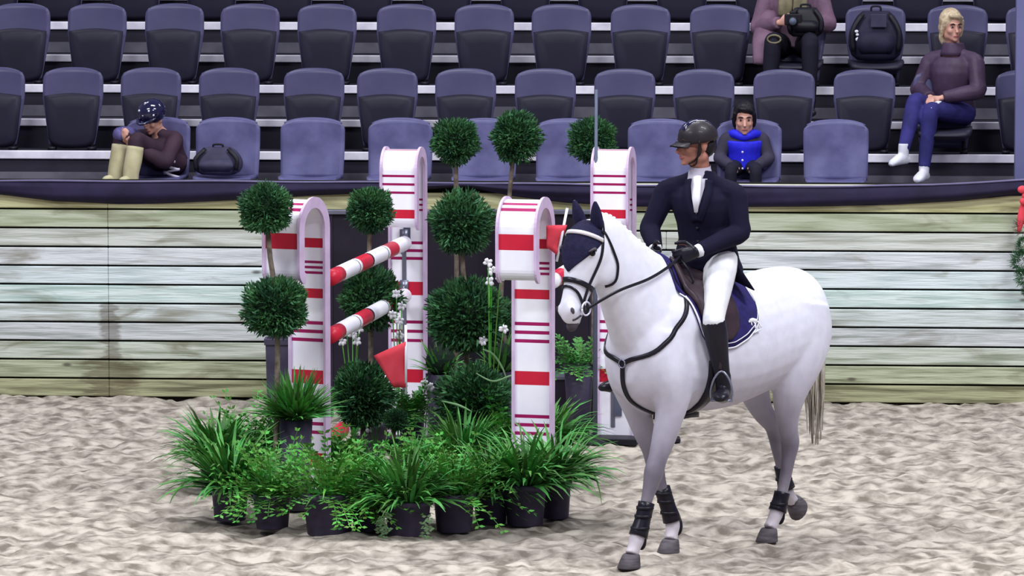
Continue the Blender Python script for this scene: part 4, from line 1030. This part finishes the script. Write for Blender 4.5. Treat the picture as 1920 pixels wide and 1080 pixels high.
# saddle pad, saddle -------------------------------------------------
def drape(Fs, low, off0, off1, mt, name, parent, zc=1.25, nn=26, sides=(1, -1), top=90):
    def pt(F, th, off):
        d = V((0, math.cos(th), math.sin(th))); hit, n, i, _ = HB.ray_cast(V((F, 0, zc)) + d * .9, -d)
        if hit is None: hit = V((F, 0, zc)) + d * .3; n = d
        n = (n + d).normalized(); return hit + n * off
    rings = []
    for F in Fs:
        lo = R(float(np.interp(-F, [-x[0] for x in low], [x[1] for x in low]))); a = []; b = []
        for j in range(nn + 1):
            th = lerp(lo, math.pi - lo if len(sides) == 2 else R(top), j / nn); a.append(pt(F, th, off1)); b.append(pt(F, th, off0))
        rings.append(a + b[::-1])
    mb = MB(); mb.loft(rings); return mb.build(name, mt, parent)
low_pad = [(.01, 62), (-.02, 30), (-.06, 2), (-.10, -14), (-.18, -18), (-.30, -17), (-.42, -10), (-.52, 0), (-.575, 12), (-.60, 30), (-.615, 60)]
pad = tack('saddle_pad', 'navy saddle pad with white piping and a white horse emblem', 'saddle pad')
Fs = [lerp(.01, -.615, k / 30) for k in range(31)]
drape(Fs, low_pad, .002, .012, 'navy_pad', 'quilted_cloth', pad)
for s_ in (1, -1):
    for ins, mt, wd_ in ((.0, 'shirt', .008), (.02, 'shirt', .005)):
        pts = []
        for F in [lerp(.005 - ins * .6, -.61 + ins * .8, k / 44) for k in range(45)]:
            th = R(float(np.interp(-F, [-x[0] for x in low_pad], [x[1] for x in low_pad]))) + ins * 4; d = V((0, s_ * math.cos(th), math.sin(th)))
            hit, n, i, _ = HB.ray_cast(V((F, 0, 1.25)) + d * .9, -d); pts.append(hit)
        strap_mb(pts, wd_, .004, .012, HB, .02).build('piping', mt, pad)
S3 = lambda pl, w_: strap_mb([(F, .4, z) for F, z in pl], w_, .004, .013, HB, .01)
emb = S3([(-.475, 1.262), (-.545, 1.278)], .008); emb.build('emblem_line', 'shirt', pad)
mb = MB()
for pl, w_ in (([(-.47, 1.345), (-.50, 1.352), (-.535, 1.335)], .022), ([(-.47, 1.345), (-.455, 1.335)], .012), ([(-.50, 1.34), (-.515, 1.31), (-.50, 1.29)], .012), ([(-.535, 1.335), (-.555, 1.31), (-.56, 1.29)], .009), ([(-.48, 1.34), (-.475, 1.31)], .009)):
    strap_mb([(F, .4, z) for F, z in pl], w_, .004, .013, HB, .01, mb=mb)
mb.build('horse_emblem', 'shirt', pad)
sd = tack('saddle', 'dark leather jumping saddle on the grey horse under the rider', 'saddle')
low_fl = [(-.03, 55), (-.06, 25), (-.10, 4), (-.16, -8), (-.26, -9), (-.34, 0), (-.385, 20), (-.40, 50)]
Fs = [lerp(-.03, -.40, k / 20) for k in range(21)]
for s_ in (1, -1):
    def pt(F, th, off):
        d = V((0, s_ * math.cos(th), math.sin(th))); hit, n, i, _ = HB.ray_cast(V((F, 0, 1.25)) + d * .9, -d); return hit + (n + d).normalized() * off
    rings = []
    for F in Fs:
        lo = R(float(np.interp(-F, [-x[0] for x in low_fl], [x[1] for x in low_fl])))
        a = [pt(F, lerp(lo, R(84), j / 16), .030 + .012 * math.sin(math.pi * j / 16)) for j in range(17)]; b = [pt(F, lerp(lo, R(84), j / 16), .016) for j in range(16, -1, -1)]
        rings.append(a + b)
    mb = MB(); mb.loft(rings); mb.build('flap', 'boot_brown', sd)
mb = MB(); rings = []
for k in range(15):
    t_ = k / 14; F = lerp(-.06, -.58, t_); zt_ = float(np.interp(t_, [0, .12, .4, .6, .85, 1], [1.62, 1.645, 1.585, 1.575, 1.625, 1.635])); hw = float(np.interp(t_, [0, .2, .5, .8, 1], [.05, .075, .12, .165, .10]))
    top_ = [V((F, lerp(-hw, hw, j / 10), zt_ - .05 * abs(2 * j / 10 - 1) ** 2.5)) for j in range(11)]; bot = [V((F, lerp(hw, -hw, j / 10), zt_ - .07 - .05 * abs(2 * j / 10 - 1) ** 2)) for j in range(11)]
    rings.append(top_ + bot)
mb.loft(rings); mb.build('seat', 'boot_brown', sd)
pts = []
for k in range(41):
    th = R(lerp(-10, -170, k / 40)); d = V((0, math.cos(th), math.sin(th))); hit, n, i, _ = HB.ray_cast(V((-.14, 0, 1.15)) + d * .9, -d)
    pts.append(hit if hit and hit.z > .74 else V((-.14, hit.y * .4 if hit else 0, .79)))
strap_mb(pts, .09, .012, .004, HB, .03).build('girth', 'boot', sd)
mb = MB(); rings = []
for i in range(9):
    F = lerp(-.02, -.30, i / 8); w_ = .12 * math.sin(math.pi * (.12 + .76 * i / 8)) ** .6
    def pb(y, off):
        d = V((0, y, -.38)).normalized(); hit, n, _, _ = HB.ray_cast(V((F, 0, 1.10)), d); hit = hit if hit else V((F, y, .78))
        hit.z = max(hit.z, .765); return hit + V((0, 0, -off))
    rings.append([pb(lerp(-w_, w_, j / 8), .036) for j in range(9)] + [pb(lerp(w_, -w_, j / 8), .006) for j in range(9)])
mb.loft(rings); mb.build('stud_guard', 'boot', sd)
KN = {1: V((-.085, .315, 1.33)), -1: V((-.085, -.315, 1.33))}
AN = {1: V((-.15, .335, .975)), -1: V((-.15, -.335, .975))}
TO = {1: V((-.03, .405, .915)), -1: V((-.03, -.405, .915))}
for s_ in (1, -1):
    mid = AN[s_].lerp(TO[s_], .62)
    mb = MB(); mb.tube([(-.17, s_ * .30, 1.40), (-.16, s_ * .325, 1.2), tuple(mid + V((0, s_ * -.01, .125)))], [(.013, .003)] * 3, 8, side=(1, 0, 0)); mb.build('stirrup_leather', 'boot_brown', sd)
    dirf = (TO[s_] - AN[s_]); dirf.z = 0; dirf.normalize(); lat = V((-dirf.y, dirf.x, 0))
    mb = MB(); c_ = mid + V((0, 0, -.045)); mb.tube([c_ - lat * .055, c_ - lat * .06 + V((0, 0, .05)), c_ - lat * .04 + V((0, 0, .12)), c_ + V((0, 0, .16)), c_ + lat * .04 + V((0, 0, .12)), c_ + lat * .06 + V((0, 0, .05)), c_ + lat * .055], .006, 8, sub=3)
    mb.tube([c_ - lat * .06, c_ + lat * .06], [(.008, .022)] * 2, 8, side=(0, 0, 1)); mb.build('stirrup_iron', 'metal', sd)

# ------------------------------------------------------------------ RIDER (same frame as the horse)
RD = thing('person', 'rider in navy show coat, white breeches and dark helmet on the grey horse', 'person', HO, HYAW)
J = dict(hipL=(-.425, .105, 1.63), hipR=(-.425, -.095, 1.63), knL=KN[1], knR=KN[-1], anL=AN[1], anR=AN[-1], toeL=TO[1], toeR=TO[-1],
         shL=(-.440, .190, 2.01), shR=(-.285, -.160, 2.025), neck=(-.355, .01, 2.12), head=(-.325, .005, 2.275),
         elL=(-.43, .235, 1.785), elR=(-.205, -.225, 1.80), wrL=(-.175, .13, 1.69), wrR=(-.13, -.125, 1.69), bend=(-.0, 0, 0))
HR = euler3(R(-27), R(3))
dL = (HANDL - V(J['wrL'])).normalized(); dR = (HANDR - V(J['wrR'])).normalized()
hands = [(J['wrL'], dL, V((0, -1, -.2)), V((.2, 0, 1)), 1.1, .95), (J['wrR'], dR, V((0, 1, -.2)), V((.2, 0, 1)), 1.1, .95)]
body(RD, J, HR, 'skin_r', .95, 1.0, hands, .0085)
face_parts(RD, J['head'], HR, 1.0)
P = lambda x, y, z: V(J['head']) + HR @ V((x, y, z))
mb = MB(); torso_mb(mb, J, .97, .012, 1, 6)
for S in 'LR': arm_mb(mb, J, S, 1.0, .017, .93)
# coat skirt flaring over the saddle
hc = (V(J['hipL']) + V(J['hipR'])) / 2
def skirt(mb, c, rows, lat=(0, 1, 0)):
    rings = []
    for dx, dz, a, b in rows: rings.append([V(c) + V((dx + b * math.cos(2 * math.pi * j / 24), a * math.sin(2 * math.pi * j / 24), dz)) for j in range(24)])
    mb.loft(rings)
skirt(mb, hc, [(0, .12, .165, .135), (-.0, .0, .195, .16), (-.02, -.05, .205, .165), (-.04, -.08, .20, .14)])
mb.tube([V(J['neck']) + V((-.015, 0, -.09)), V(J['neck']) + V((-.02, 0, -.035)), V(J['neck']) + V((-.025, 0, .0))], [.10, .083, .074], 20)
coat = fuse(mb, 'coat', 'navy_coat', RD, .009, 3, .4)
# coat tails, lapels, buttons
CB = bvh_of(coat)
for s_ in (1, -1):
    mb = MB(); mb.loft([[V((-.50, s_ * .02, 1.62)), V((-.46, s_ * .20, 1.60)), V((-.44, s_ * .21, 1.60)), V((-.48, s_ * .02, 1.62))], [V((-.58, s_ * .03, 1.52)), V((-.52, s_ * .27, 1.46)), V((-.50, s_ * .275, 1.46)), V((-.56, s_ * .03, 1.52))]]); mb.build('coat_tail', 'navy_coat', RD)
lat = (V(J['shL']) - V(J['shR'])).normalized(); fwd = lat.cross(V((0, 0, 1))).normalized(); chest = (V(J['shL']) + V(J['shR'])) / 2 
def CP(l_, z): return chest + lat * l_ + fwd * .3 + V((0, 0, z))
def front_hit(l_, z):
    o_ = chest + lat * l_ + V((0, 0, z)) + fwd * .6; hit, n, i, _ = CB.ray_cast(o_, -fwd); return hit if hit else chest + fwd * .1
for s_ in (-1, 1):
    pts = [front_hit(s_ * .055, .055), front_hit(s_ * .062, -.0), front_hit(s_ * .045, -.07), front_hit(s_ * .008, -.17)]
    strap_mb(pts, .045, .006, .003, CB, .015).build('lapel', 'navy_coat', RD)
mb = MB(); rings = []
for i in range(9):
    t_ = i / 8; z = lerp(.065, -.155, t_); hw = lerp(.048, .004, t_); rings.append([front_hit(l_, z) + fwd * .006 for l_ in (-hw, -hw / 2, 0, hw / 2, hw)] + [front_hit(l_, z) + fwd * .001 for l_ in (hw, hw / 2, 0, -hw / 2, -hw)])
mb.loft(rings); mb.build('shirt_front', 'collar', RD)
mb = MB(); pts = [V(J['neck']) + fwd * .066 + V((0, 0, -.03)), front_hit(0, .03) + fwd * .016, front_hit(0, -.04) + fwd * .016, front_hit(0, -.12) + fwd * .012]
mb.tube(pts, [(.014, .024), (.012, .022), (.010, .024), (.004, .010)], 10, side=tuple(fwd)); mb.build('tie', 'shirt', RD)
mb = MB(); nk = V(J['neck'])
rings = []
for dz, r_ in ((-.055, .080), (-.02, .070), (.012, .060), (.030, .058)): rings.append([nk + V((0, 0, dz)) + lat * r_ * math.cos(2 * math.pi * k / 20) + fwd * (r_ * math.sin(2 * math.pi * k / 20)) + V((.0, 0, -.012 * math.sin(2 * math.pi * k / 20))) for k in range(20)])
mb.loft(rings, cap=False); mb.build('shirt_collar', 'collar', RD)
for k in range(3):
    c_ = front_hit(.0, -.21 - .075 * k); mb = MB(); mb.ell(c_ + fwd * .004, (.010, .010, .010), 0, None, 10, 7); mb.build('button', 'black', RD)
# shirt cuff with watch
for S, d_, lab in (('L', dL, 1), ('R', dR, 0)):
    el, wr = V(J['el' + S]), V(J['wr' + S]); mb = MB(); a = el.lerp(wr, .90); b = el.lerp(wr, 1.02); mb.tube([a, b], [.038, .036], 14); mb.build('shirt_cuff', 'shirt', RD)
    gm = MB(); hand_mb(gm, wr + d_ * .002, d_, V((0, -1 if S == 'L' else 1, -.2)), V((.2, 0, 1)), 1.1, 1.12); gm.tube([wr - d_ * .03, wr + d_ * .02], [.030, .032], 12)
    fuse(gm, 'glove', 'boot', RD, .006, 1, .3)
mb = MB(); torso_mb(mb, J, .92, .006, 0, 2)
for S in 'LR': leg_mb(mb, J, S, 1.0, .006, .25)
fuse(mb, 'breeches', 'breeches', RD, .009, 4, .4)
for S, s_ in (('L', 1), ('R', -1)):
    kn, an, to = KN[s_], AN[s_], TO[s_]; mb = MB()
    mb.tube([kn.lerp(an, .02), kn.lerp(an, .12), kn.lerp(an, .3), kn.lerp(an, .6), kn.lerp(an, .9), an], [.066, .066, .064, .052, .044, .045], 16, sub=3); shoe_mb(mb, an, to, 1.05)
    b_ = fuse(mb, 'riding_boot', 'boot', RD, .008, 2, .4)
    mb = MB(); h = an + V((-.04, 0, -.055)); mb.tube([h + V((.05, s_ * .035, .0)), h + V((-.02, 0, 0)), h + V((.05, -s_ * .035, 0))], .004, 6, sub=3); mb.build('spur', 'metal', b_)
# helmet
mb = MB(); rings = []
def hshell(sc, z0=.012):
    rings = []
    for i in range(9):
        t_ = i / 8; a = math.pi / 2 * t_; rz = .100 * sc * math.sin(a); rx = .114 * sc * math.cos(a) + .002; ry = .094 * sc * math.cos(a) + .002
        rings.append([P(-.012 + rx * math.cos(2 * math.pi * j / 24), ry * math.sin(2 * math.pi * j / 24), z0 + .018 + rz - (.012 * math.cos(2 * math.pi * j / 24) if i == 0 else 0)) for j in range(24)])
    return rings
mb.loft([[p + HR @ V((0, 0, -.022)) for p in hshell(1)[0]]] + hshell(1)); hel = mb.build('helmet', 'helmet', RD)
mb = MB(); rings = []
for i in range(7):
    t_ = i / 6; a = [P(.095 + .078 * t_ * math.cos(an_) ** .5 if False else .080 + .068 * t_ * max(0, 1 - (abs(an_) / 1.35) ** 2.2), .098 * math.sin(an_), .020 - .022 * t_ - .010 * abs(math.sin(an_)) ) for an_ in [lerp(-1.25, 1.25, k / 12) for k in range(13)]]
    rings.append(a + [p + HR @ V((0, 0, -.007)) for p in reversed(a)])
mb.loft(rings); mb.build('brim', 'helmet', hel)
mb = MB(); rings = []
for i in range(8):
    t_ = i / 7; f_ = lerp(.098, -.105, t_); rings.append([P(f_ - .012, y, .032 + .100 * math.sqrt(max(0, 1 - (f_ / .116) ** 2 - (y / .098) ** 2)) + .002) for y in (-.034, -.017, 0, .017, .034)] + [P(f_ - .012, y, .018 + .100 * math.sqrt(max(0, 1 - (f_ / .116) ** 2 - (y / .098) ** 2))) for y in (.034, .017, 0, -.017, -.034)])
mb.loft(rings); mb.build('glossy_panel', 'helmet_top', hel)
for s_ in (1, -1):
    mb = MB(); mb.tube([P(.02, s_ * .090, .02), P(.028, s_ * .080, -.05), P(.03, s_ * .05, -.112), P(.03, 0, -.125)], [(.007, .003)] * 4, 8, sub=3); mb.build('chin_strap', 'black', hel)
mb = MB(); mb.ell(P(-.055, 0, -.02), (.055, .077, .065), 0, HR); mb.build('hair', 'hair_k', RD)
for s_ in (1, -1):
    mb = MB(); mb.tube([P(.018, s_ * .078, .0), P(.012, s_ * .074, -.045), P(.03, s_ * .055, -.085), P(.065, s_ * .03, -.112)], [(.010, .004), (.012, .004), (.012, .004), (.010, .003)], 8, sub=3, side=(1, 0, 0)); mb.build('beard', 'brow', RD)

# ------------------------------------------------------------------ SPECTATORS (frame: x forward, y left, z up from the seat)
def hair_cap(t, c, rot, sc, mt, long=0, name='hair'):
    mb = MB(); P = lambda x, y, z: V(c) + rot @ (V((x, y, z)) * sc)
    mb.ell(P(-.028, 0, .045), tuple(q_ * sc for q_ in (.100, .088, .095)), 0, rot); mb.ell(P(-.05, 0, -.01), tuple(q_ * sc for q_ in (.072, .086, .09)), 0, rot)
    mb.tube([P(.062, -.05, .085), P(.080, .0, .082), P(.05, .06, .06)], [.018 * sc, .022 * sc, .018 * sc], 10, sub=3)
    if long:
        for s_ in (-1, 1): mb.tube([P(.02, s_ * .070, .05), P(.0, s_ * .078, -.02), P(-.01, s_ * .074, -.02 - long)], [.020 * sc, .018 * sc, .010 * sc], 10, sub=3)
        mb.ell(P(-.06, 0, -.05 - long / 2), tuple(q_ * sc for q_ in (.05, .078, .05 + long / 2)), 0, rot)
    return fuse(mb, name, mt, t, .008, 3, .5)
def spectator(label, loc, yaw, J, hr, k, hsc, skin, top, legs, shoe, hands, topm, bust=0, legend=1.0, shoe_mt='sneaker'):
    t = thing('person', label, 'person', loc, yaw); J = {a: V(b) for a, b in J.items()}
    body(t, J, hr, skin, k, hsc, hands, .010); face_parts(t, J['head'], hr, hsc)
    mb = MB(); torso_mb(mb, J, k, .022, 1, 6, bust)
    for S in 'LR': arm_mb(mb, J, S, k, .022, .95)
    fuse(mb, top, topm, t, .010, 3, .4)
    mb = MB(); torso_mb(mb, J, k * .95, .006, 0, 2)
    for S in 'LR': leg_mb(mb, J, S, k, .010, legend)
    fuse(mb, 'trousers', legs, t, .010, 3, .4)
    for S in 'LR':
        mb = MB(); shoe_mb(mb, J['an' + S], J['toe' + S], k); fuse(mb, 'shoe', shoe_mt, t, .008, 2, .4)
    return t
FACE = -math.pi / 2 - WA    # facing the arena
# woman, second row, seat 13. local origin at pan of her seat
v = VB[2] + SVO[2]; o_ = W(u_of(1778, v), v, ZB[2] + .20)
yw = FACE - R(32)           # turned towards image left
J = dict(hipL=(-.08, .09, .10), hipR=(-.08, -.09, .10), shL=(-.08, .18, .50), shR=(-.06, -.18, .50), neck=(-.07, 0, .585), head=(-.045, 0, .74),
         knL=(.36, .06, .13), knR=(.37, -.06, .20), anL=(.44, .06, -.28), anR=(.60, -.02, -.15), toeL=(.56, .08, -.36), toeR=(.70, -.05, -.24),
         elL=(.02, .27, .27), elR=(.02, -.25, .27), wrL=(.20, .06, .22), wrR=(.22, -.02, .22))
hr = euler3(R(54), R(2))
wm = spectator('blond woman in a plum puffer jacket and jeans, legs crossed, second row at right', o_, yw, J, hr, .96, .92, 'skin', 'puffer_jacket', 'denim', None,
          [(J['wrL'], V((1, -.5, -.1)), V((-.2, -.3, -1)), V((.3, -1, .3)), .4, .9), (J['wrR'], V((1, .5, -.1)), V((-.2, .3, -1)), V((.3, 1, .3)), .4, .9)], 'purple_puffer', .02)
hair_cap(wm, J['head'], hr, 1.0, 'hair_b', .06)
mb = MB(); nk = V(J['neck']); mb.tube([nk + V((0, 0, -.06)), nk + V((0, 0, .0)), nk + V((0, 0, .035))], [.10, .088, .080], 16, sub=2); mb.build('jacket_collar', 'purple_puffer', wm)
mb = MB(); mb.box((0, 0, 0), (.15, .075, .01)); o = mb.build('phone', 'sneaker', None, False, .003); o.rotation_euler = (0, .3, yw); o.location = V(o_) + Matrix.Rotation(yw, 3, 'Z') @ V((.33, .06, .175))
tag(o, 'pale phone in the lap of the blond woman', 'phone')
# child, front row seat 8
v = VB[1] + SVO[1]; o_ = W(u_of(1396, v), v - .02, ZB[1] + .33)
J = dict(hipL=(-.05, .06, .06), hipR=(-.05, -.06, .06), shL=(-.03, .125, .285), shR=(-.01, -.125, .285), neck=(-.01, 0, .325), head=(.03, 0, .420),
         knL=(.30, .09, .06), knR=(.30, -.09, .06), anL=(.33, .09, -.24), anR=(.33, -.09, -.24), toeL=(.44, .09, -.28), toeR=(.44, -.09, -.28),
         elL=(-.0, .18, .13), elR=(.02, -.18, .13), wrL=(.17, .09, .08), wrR=(.17, -.09, .08))
hr = euler3(R(4), R(6))
ch = spectator('black-haired child in an open royal blue jacket, front row behind the rider', o_, FACE, J, hr, .62, .92, 'skin', 'dark_sleeves', 'dark_trouser', None,
          [(J['wrL'], V((1, -.3, -.2)), V((0, -.3, -1)), V((0, -1, .2)), .5, .7), (J['wrR'], V((1, .3, -.2)), V((0, .3, -1)), V((0, 1, .2)), .5, .7)], 'grey_coat')
hair_cap(ch, J['head'], hr, .95, 'hair_k', .05)
mb = MB(); torso_mb(mb, {a: V(b) for a, b in J.items()}, .66, .034, 1, 5); vest = fuse(mb, 'blue_jacket', 'blue_vest', ch, .009, 3, .4)
mb = MB(); nk = V(J['neck']); mb.tube([nk + V((-.02, .11, -.03)), nk + V((.035, .07, -.015)), nk + V((.07, .0, -.035)), nk + V((.035, -.07, -.015)), nk + V((-.02, -.11, -.03))], [.03, .034, .032, .034, .03], 10, sub=3)
mb.build('hood_collar', 'blue_vest', ch)
for k in range(3):
    mb = MB(); mb.ell((.105, -.01, .18 - .06 * k), .009, 0, None, 8, 6); mb.build('button', 'bead', ch)
# slouching spectator at left, front row seat 1
v = VB[1] + SVO[1]; o_ = W(u_of(312, v), v - .02, ZB[1] + .33)
yw = FACE - R(38)
J = dict(hipL=(-.03, .08, .08), hipR=(-.03, -.08, .08), shL=(.04, .15, .27), shR=(.06, -.15, .27), neck=(.09, 0, .33), head=(.14, 0, .41),
         knL=(.38, .09, .27), knR=(.38, -.07, .28), anL=(.44, .09, .02), anR=(.44, -.07, .02), toeL=(.53, .10, -.02), toeR=(.53, -.08, -.02),
         elL=(.20, .20, .10), elR=(.26, -.20, .24), wrL=(.34, .06, .20), wrR=(.40, -.03, .26))
hr = euler3(R(8), R(22))
sp = spectator('slouching spectator in a glossy navy cap, cream boots up on the barrier, front row left', o_, yw, J, hr, .85, .86, 'skin', 'coat', 'brown_coat', None,
          [(J['wrL'], V((.5, -.6, .5)), V((-1, 0, 0)), V((0, 0, 1)), .7, .85), (J['wrR'], V((.5, .5, .5)), V((-1, 0, 0)), V((0, 0, 1)), .7, .85)], 'brown_coat', shoe_mt='cream_boot')
P = lambda x, y, z: V(J['head']) + hr @ (V((x, y, z)) * .9)
mb = MB(); mb.ell(P(-.015, 0, .055), (.112, .100, .095), 0, hr, 22, 14); cp = mb.build('glossy_cap', 'helmet_top', sp)
mb = MB(); mb.tube([P(.06, -.08, .03), P(.14, -.03, .018), P(.14, .03, .018), P(.06, .08, .03)], [(.01, .02)] * 4, 10, sub=4); mb.build('cap_peak', 'helmet_top', cp)
for k, (x, y, z) in enumerate([(.06, .05, .10), (.07, -.04, .105), (.02, .0, .15), (.085, .0, .07), (.05, .08, .06)]):
    mb = MB(); mb.ell(P(x + .015, y, z), .009, 0, None, 8, 6); mb.build('rivet', 'bead', cp)
mb = MB(); mb.tube([(.12, -.10, .22), (.26, -.10, .285), (.40, -.07, .30), (.43, .0, .29)], [.05, .06, .055, .03], 12, sub=3); mb.build('knee_blanket', 'lavender', sp)
mb = MB(); mb.tube([(.395, .09, .215), (.415, .09, .12), (.44, .09, .03), (.445, .09, -.04)], [.062, .064, .060, .058], 14, sub=3)
mb2 = MB(); mb2.tube([(.395, -.07, .225), (.415, -.07, .12), (.44, -.07, .03), (.445, -.07, -.04)], [.062, .064, .060, .058], 14, sub=3); mb2.build('boot_shaft', 'cream_boot', sp); mb.build('boot_shaft', 'cream_boot', sp)
mb = MB(); rr = random.Random(9)
for k in range(7): 
    a = V((.145 + .02 * math.sin(k), .12 + .012 * k, .17 - .028 * k)); mb.tube([a + V((0, -.07, .02 * (-1) ** k)), a, a + V((-.02, .07, -.015 * (-1) ** k))], .010, 6, sub=3)
mb.build('patterned_scarf', 'collar', sp)
# person with a camera, third row, head above the frame
v = VB[3] + SVO[3]; o_ = W(u_of(1487, v), v, ZB[3] + .20)
J = dict(hipL=(-.06, .09, .10), hipR=(-.06, -.09, .10), shL=(-.03, .19, .52), shR=(-.03, -.19, .52), neck=(-.02, 0, .605), head=(.02, 0, .76),
         knL=(.38, .13, .15), knR=(.38, -.15, .15), anL=(.40, .13, -.32), anR=(.40, -.18, -.32), toeL=(.53, .14, -.385), toeR=(.53, -.2, -.385),
         elL=(.06, .27, .27), elR=(.06, -.27, .24), wrL=(.26, .10, .28), wrR=(.25, -.10, .29))
hr = euler3(0, R(18))
ph = spectator('person in a mauve jacket holding a black camera, third row, head above the frame', o_, FACE, J, hr, 1.0, .95, 'skin', 'jacket', 'dark_trouser', None,
          [(J['wrL'], V((.6, -.8, .1)), V((-.2, -1, 0)), V((.2, 0, 1)), .8, .9), (J['wrR'], V((.6, .8, .1)), V((-.2, 1, 0)), V((.2, 0, 1)), .8, .9)], 'mauve', shoe_mt='boot')
hair_cap(ph, J['head'], hr, .95, 'hair_k', .05)
mb = MB(); mb.tube([(.08, .06, .56), (.12, .05, .40), (.11, .05, .25)], [(.018, .05), (.02, .055), (.012, .05)], 12, sub=3); mb.tube([(.08, -.06, .56), (.12, -.06, .42), (.11, -.07, .33)], [(.018, .05), (.02, .055), (.012, .045)], 12, sub=3); mb.build('scarf', 'olive', ph)
mb = MB(); mb.tube([(.02, -.20, .34), (.12, -.20, .22), (.26, -.21, .13), (.36, -.22, -.02)], [(.07, .09), (.06, .10), (.05, .10), (.02, .08)], 12, sub=3); mb.build('coat_skirt', 'mauve', ph)
mb = MB(); mb.tube([(.44 + .0 * a, .0 + .05 * math.cos(a) - .14, .17 + .03 * math.sin(a)) for a in [math.pi * k / 10 for k in range(21)]], .008, 6); mb.build('pale_strap', 'olive', ph)
t = thing('camera_device', 'black camera held by the person in the mauve jacket', 'camera', V(o_) + Matrix.Rotation(FACE, 3, 'Z') @ V((.335, 0, .315)), FACE)
mb = MB(); mb.box((0, 0, 0), (.05, .13, .085)); mb.box((0, 0, .05), (.04, .05, .03)); mb.build('camera_body', 'black', t, False, .008)
mb = MB(); mb.tube([(.02, 0, -.005), (.07, 0, -.01), (.10, 0, -.012)], [.034, .036, .034], 16); mb.build('lens', 'black', t)
mb = MB(); mb.tube([(.105, 0, -.012), (.108, 0, -.012)], [.028, .028], 16); mb.build('lens_glass', 'plate', t)

# bags --------------------------------------------------------------
def soft_bag(name, label, loc, rz, w_, d_, h_, mt, logo=False):
    t = thing(name, label, 'bag', loc, rz); mb = MB(); rings = []
    for i in range(11):
        t_ = i / 10; k_ = (math.sin(math.pi * (.18 + .64 * t_)) ** .5) * (1 - .28 * t_ ** 2); 
        if i in (0, 10): k_ *= .86
        rings.append([V((w_ / 2 * k_ * math.copysign(abs(math.cos(a)) ** .6, math.cos(a)), d_ / 2 * k_ * math.copysign(abs(math.sin(a)) ** .6, math.sin(a)) + .02 * t_, h_ * t_)) for a in [2 * math.pi * j / 28 for j in range(28)]])
    mb.loft(rings); mb.build('bag_body', mt, t)
    mb = MB(); mb.tube([(-.035, 0, h_ * .99), (-.03, 0, h_ * 1.09), (.03, 0, h_ * 1.09), (.035, 0, h_ * .99)], .008, 8, sub=4); mb.build('handle', 'black', t)
    mb = MB(); rings = []
    for i in range(7):
        t_ = i / 6; hw = w_ * .33 * math.sin(math.pi * (.2 + .6 * t_)) ** .5; rings.append([V((x, -d_ * .44 + (-.03 * math.sin(math.pi * t_)), h_ * (.14 + .42 * t_))) for x in (-hw, -hw / 2, 0, hw / 2, hw)] + [V((x, -d_ * .30, h_ * (.14 + .42 * t_))) for x in (hw, hw / 2, 0, -hw / 2, -hw)])
    mb.loft(rings); mb.build('front_pocket', mt, t)
    for s_ in (-1, 1):
        mb = MB(); mb.tube([(s_ * w_ * .22, -d_ * .30, h_ * .96), (s_ * w_ * .40, -d_ * .48, h_ * .6), (s_ * w_ * .38, -d_ * .46, h_ * .18)], [(.016, .006)] * 3, 8, sub=3, side=(1, 0, 0)); mb.build('strap', 'black', t)
    if logo:
        mb = MB()
        for (x, z, r_) in ((-.135, .16, .020), (-.14, .195, .013), (-.146, .22, .015)): mb = MB(); mb.ell((x, -d_ * .50, z), (r_, .006, r_ * .8), 0, None, 10, 7); mb.build('white_mark', 'sneaker', t)
        mb = MB(); mb.box((.04, -d_ * .50, .115), (.085, .006, .014)); mb.build('white_logo', 'sneaker', t)
        mb = MB(); mb.box((.02, -d_ * .47, .30), (.12, .01, .10)); mb.build('grey_panel', 'bag2', t, False, .01)
    return t
v = VB[3] + SVO[3]; soft_bag('backpack', 'navy backpack with white marks standing on a third row seat', W(u_of(1641, v), v - .17, ZB[3] + .205), -WA, .44, .24, .37, 'bag', True)
v = VB[1] + SVO[1]; soft_bag('shoulder_bag', 'slumped dark grey bag on the front row seat beside the slouching spectator', W(u_of(415, v), v - .19, ZB[1] + .335), -WA, .38, .22, .20, 'bag2')
v = VB[3] + SVO[3]; soft_bag('lap_bag', 'black bag in the lap of the person with the camera', W(u_of(1510, v), v - .27, ZB[3] + .385), -WA, .30, .16, .22, 'black')
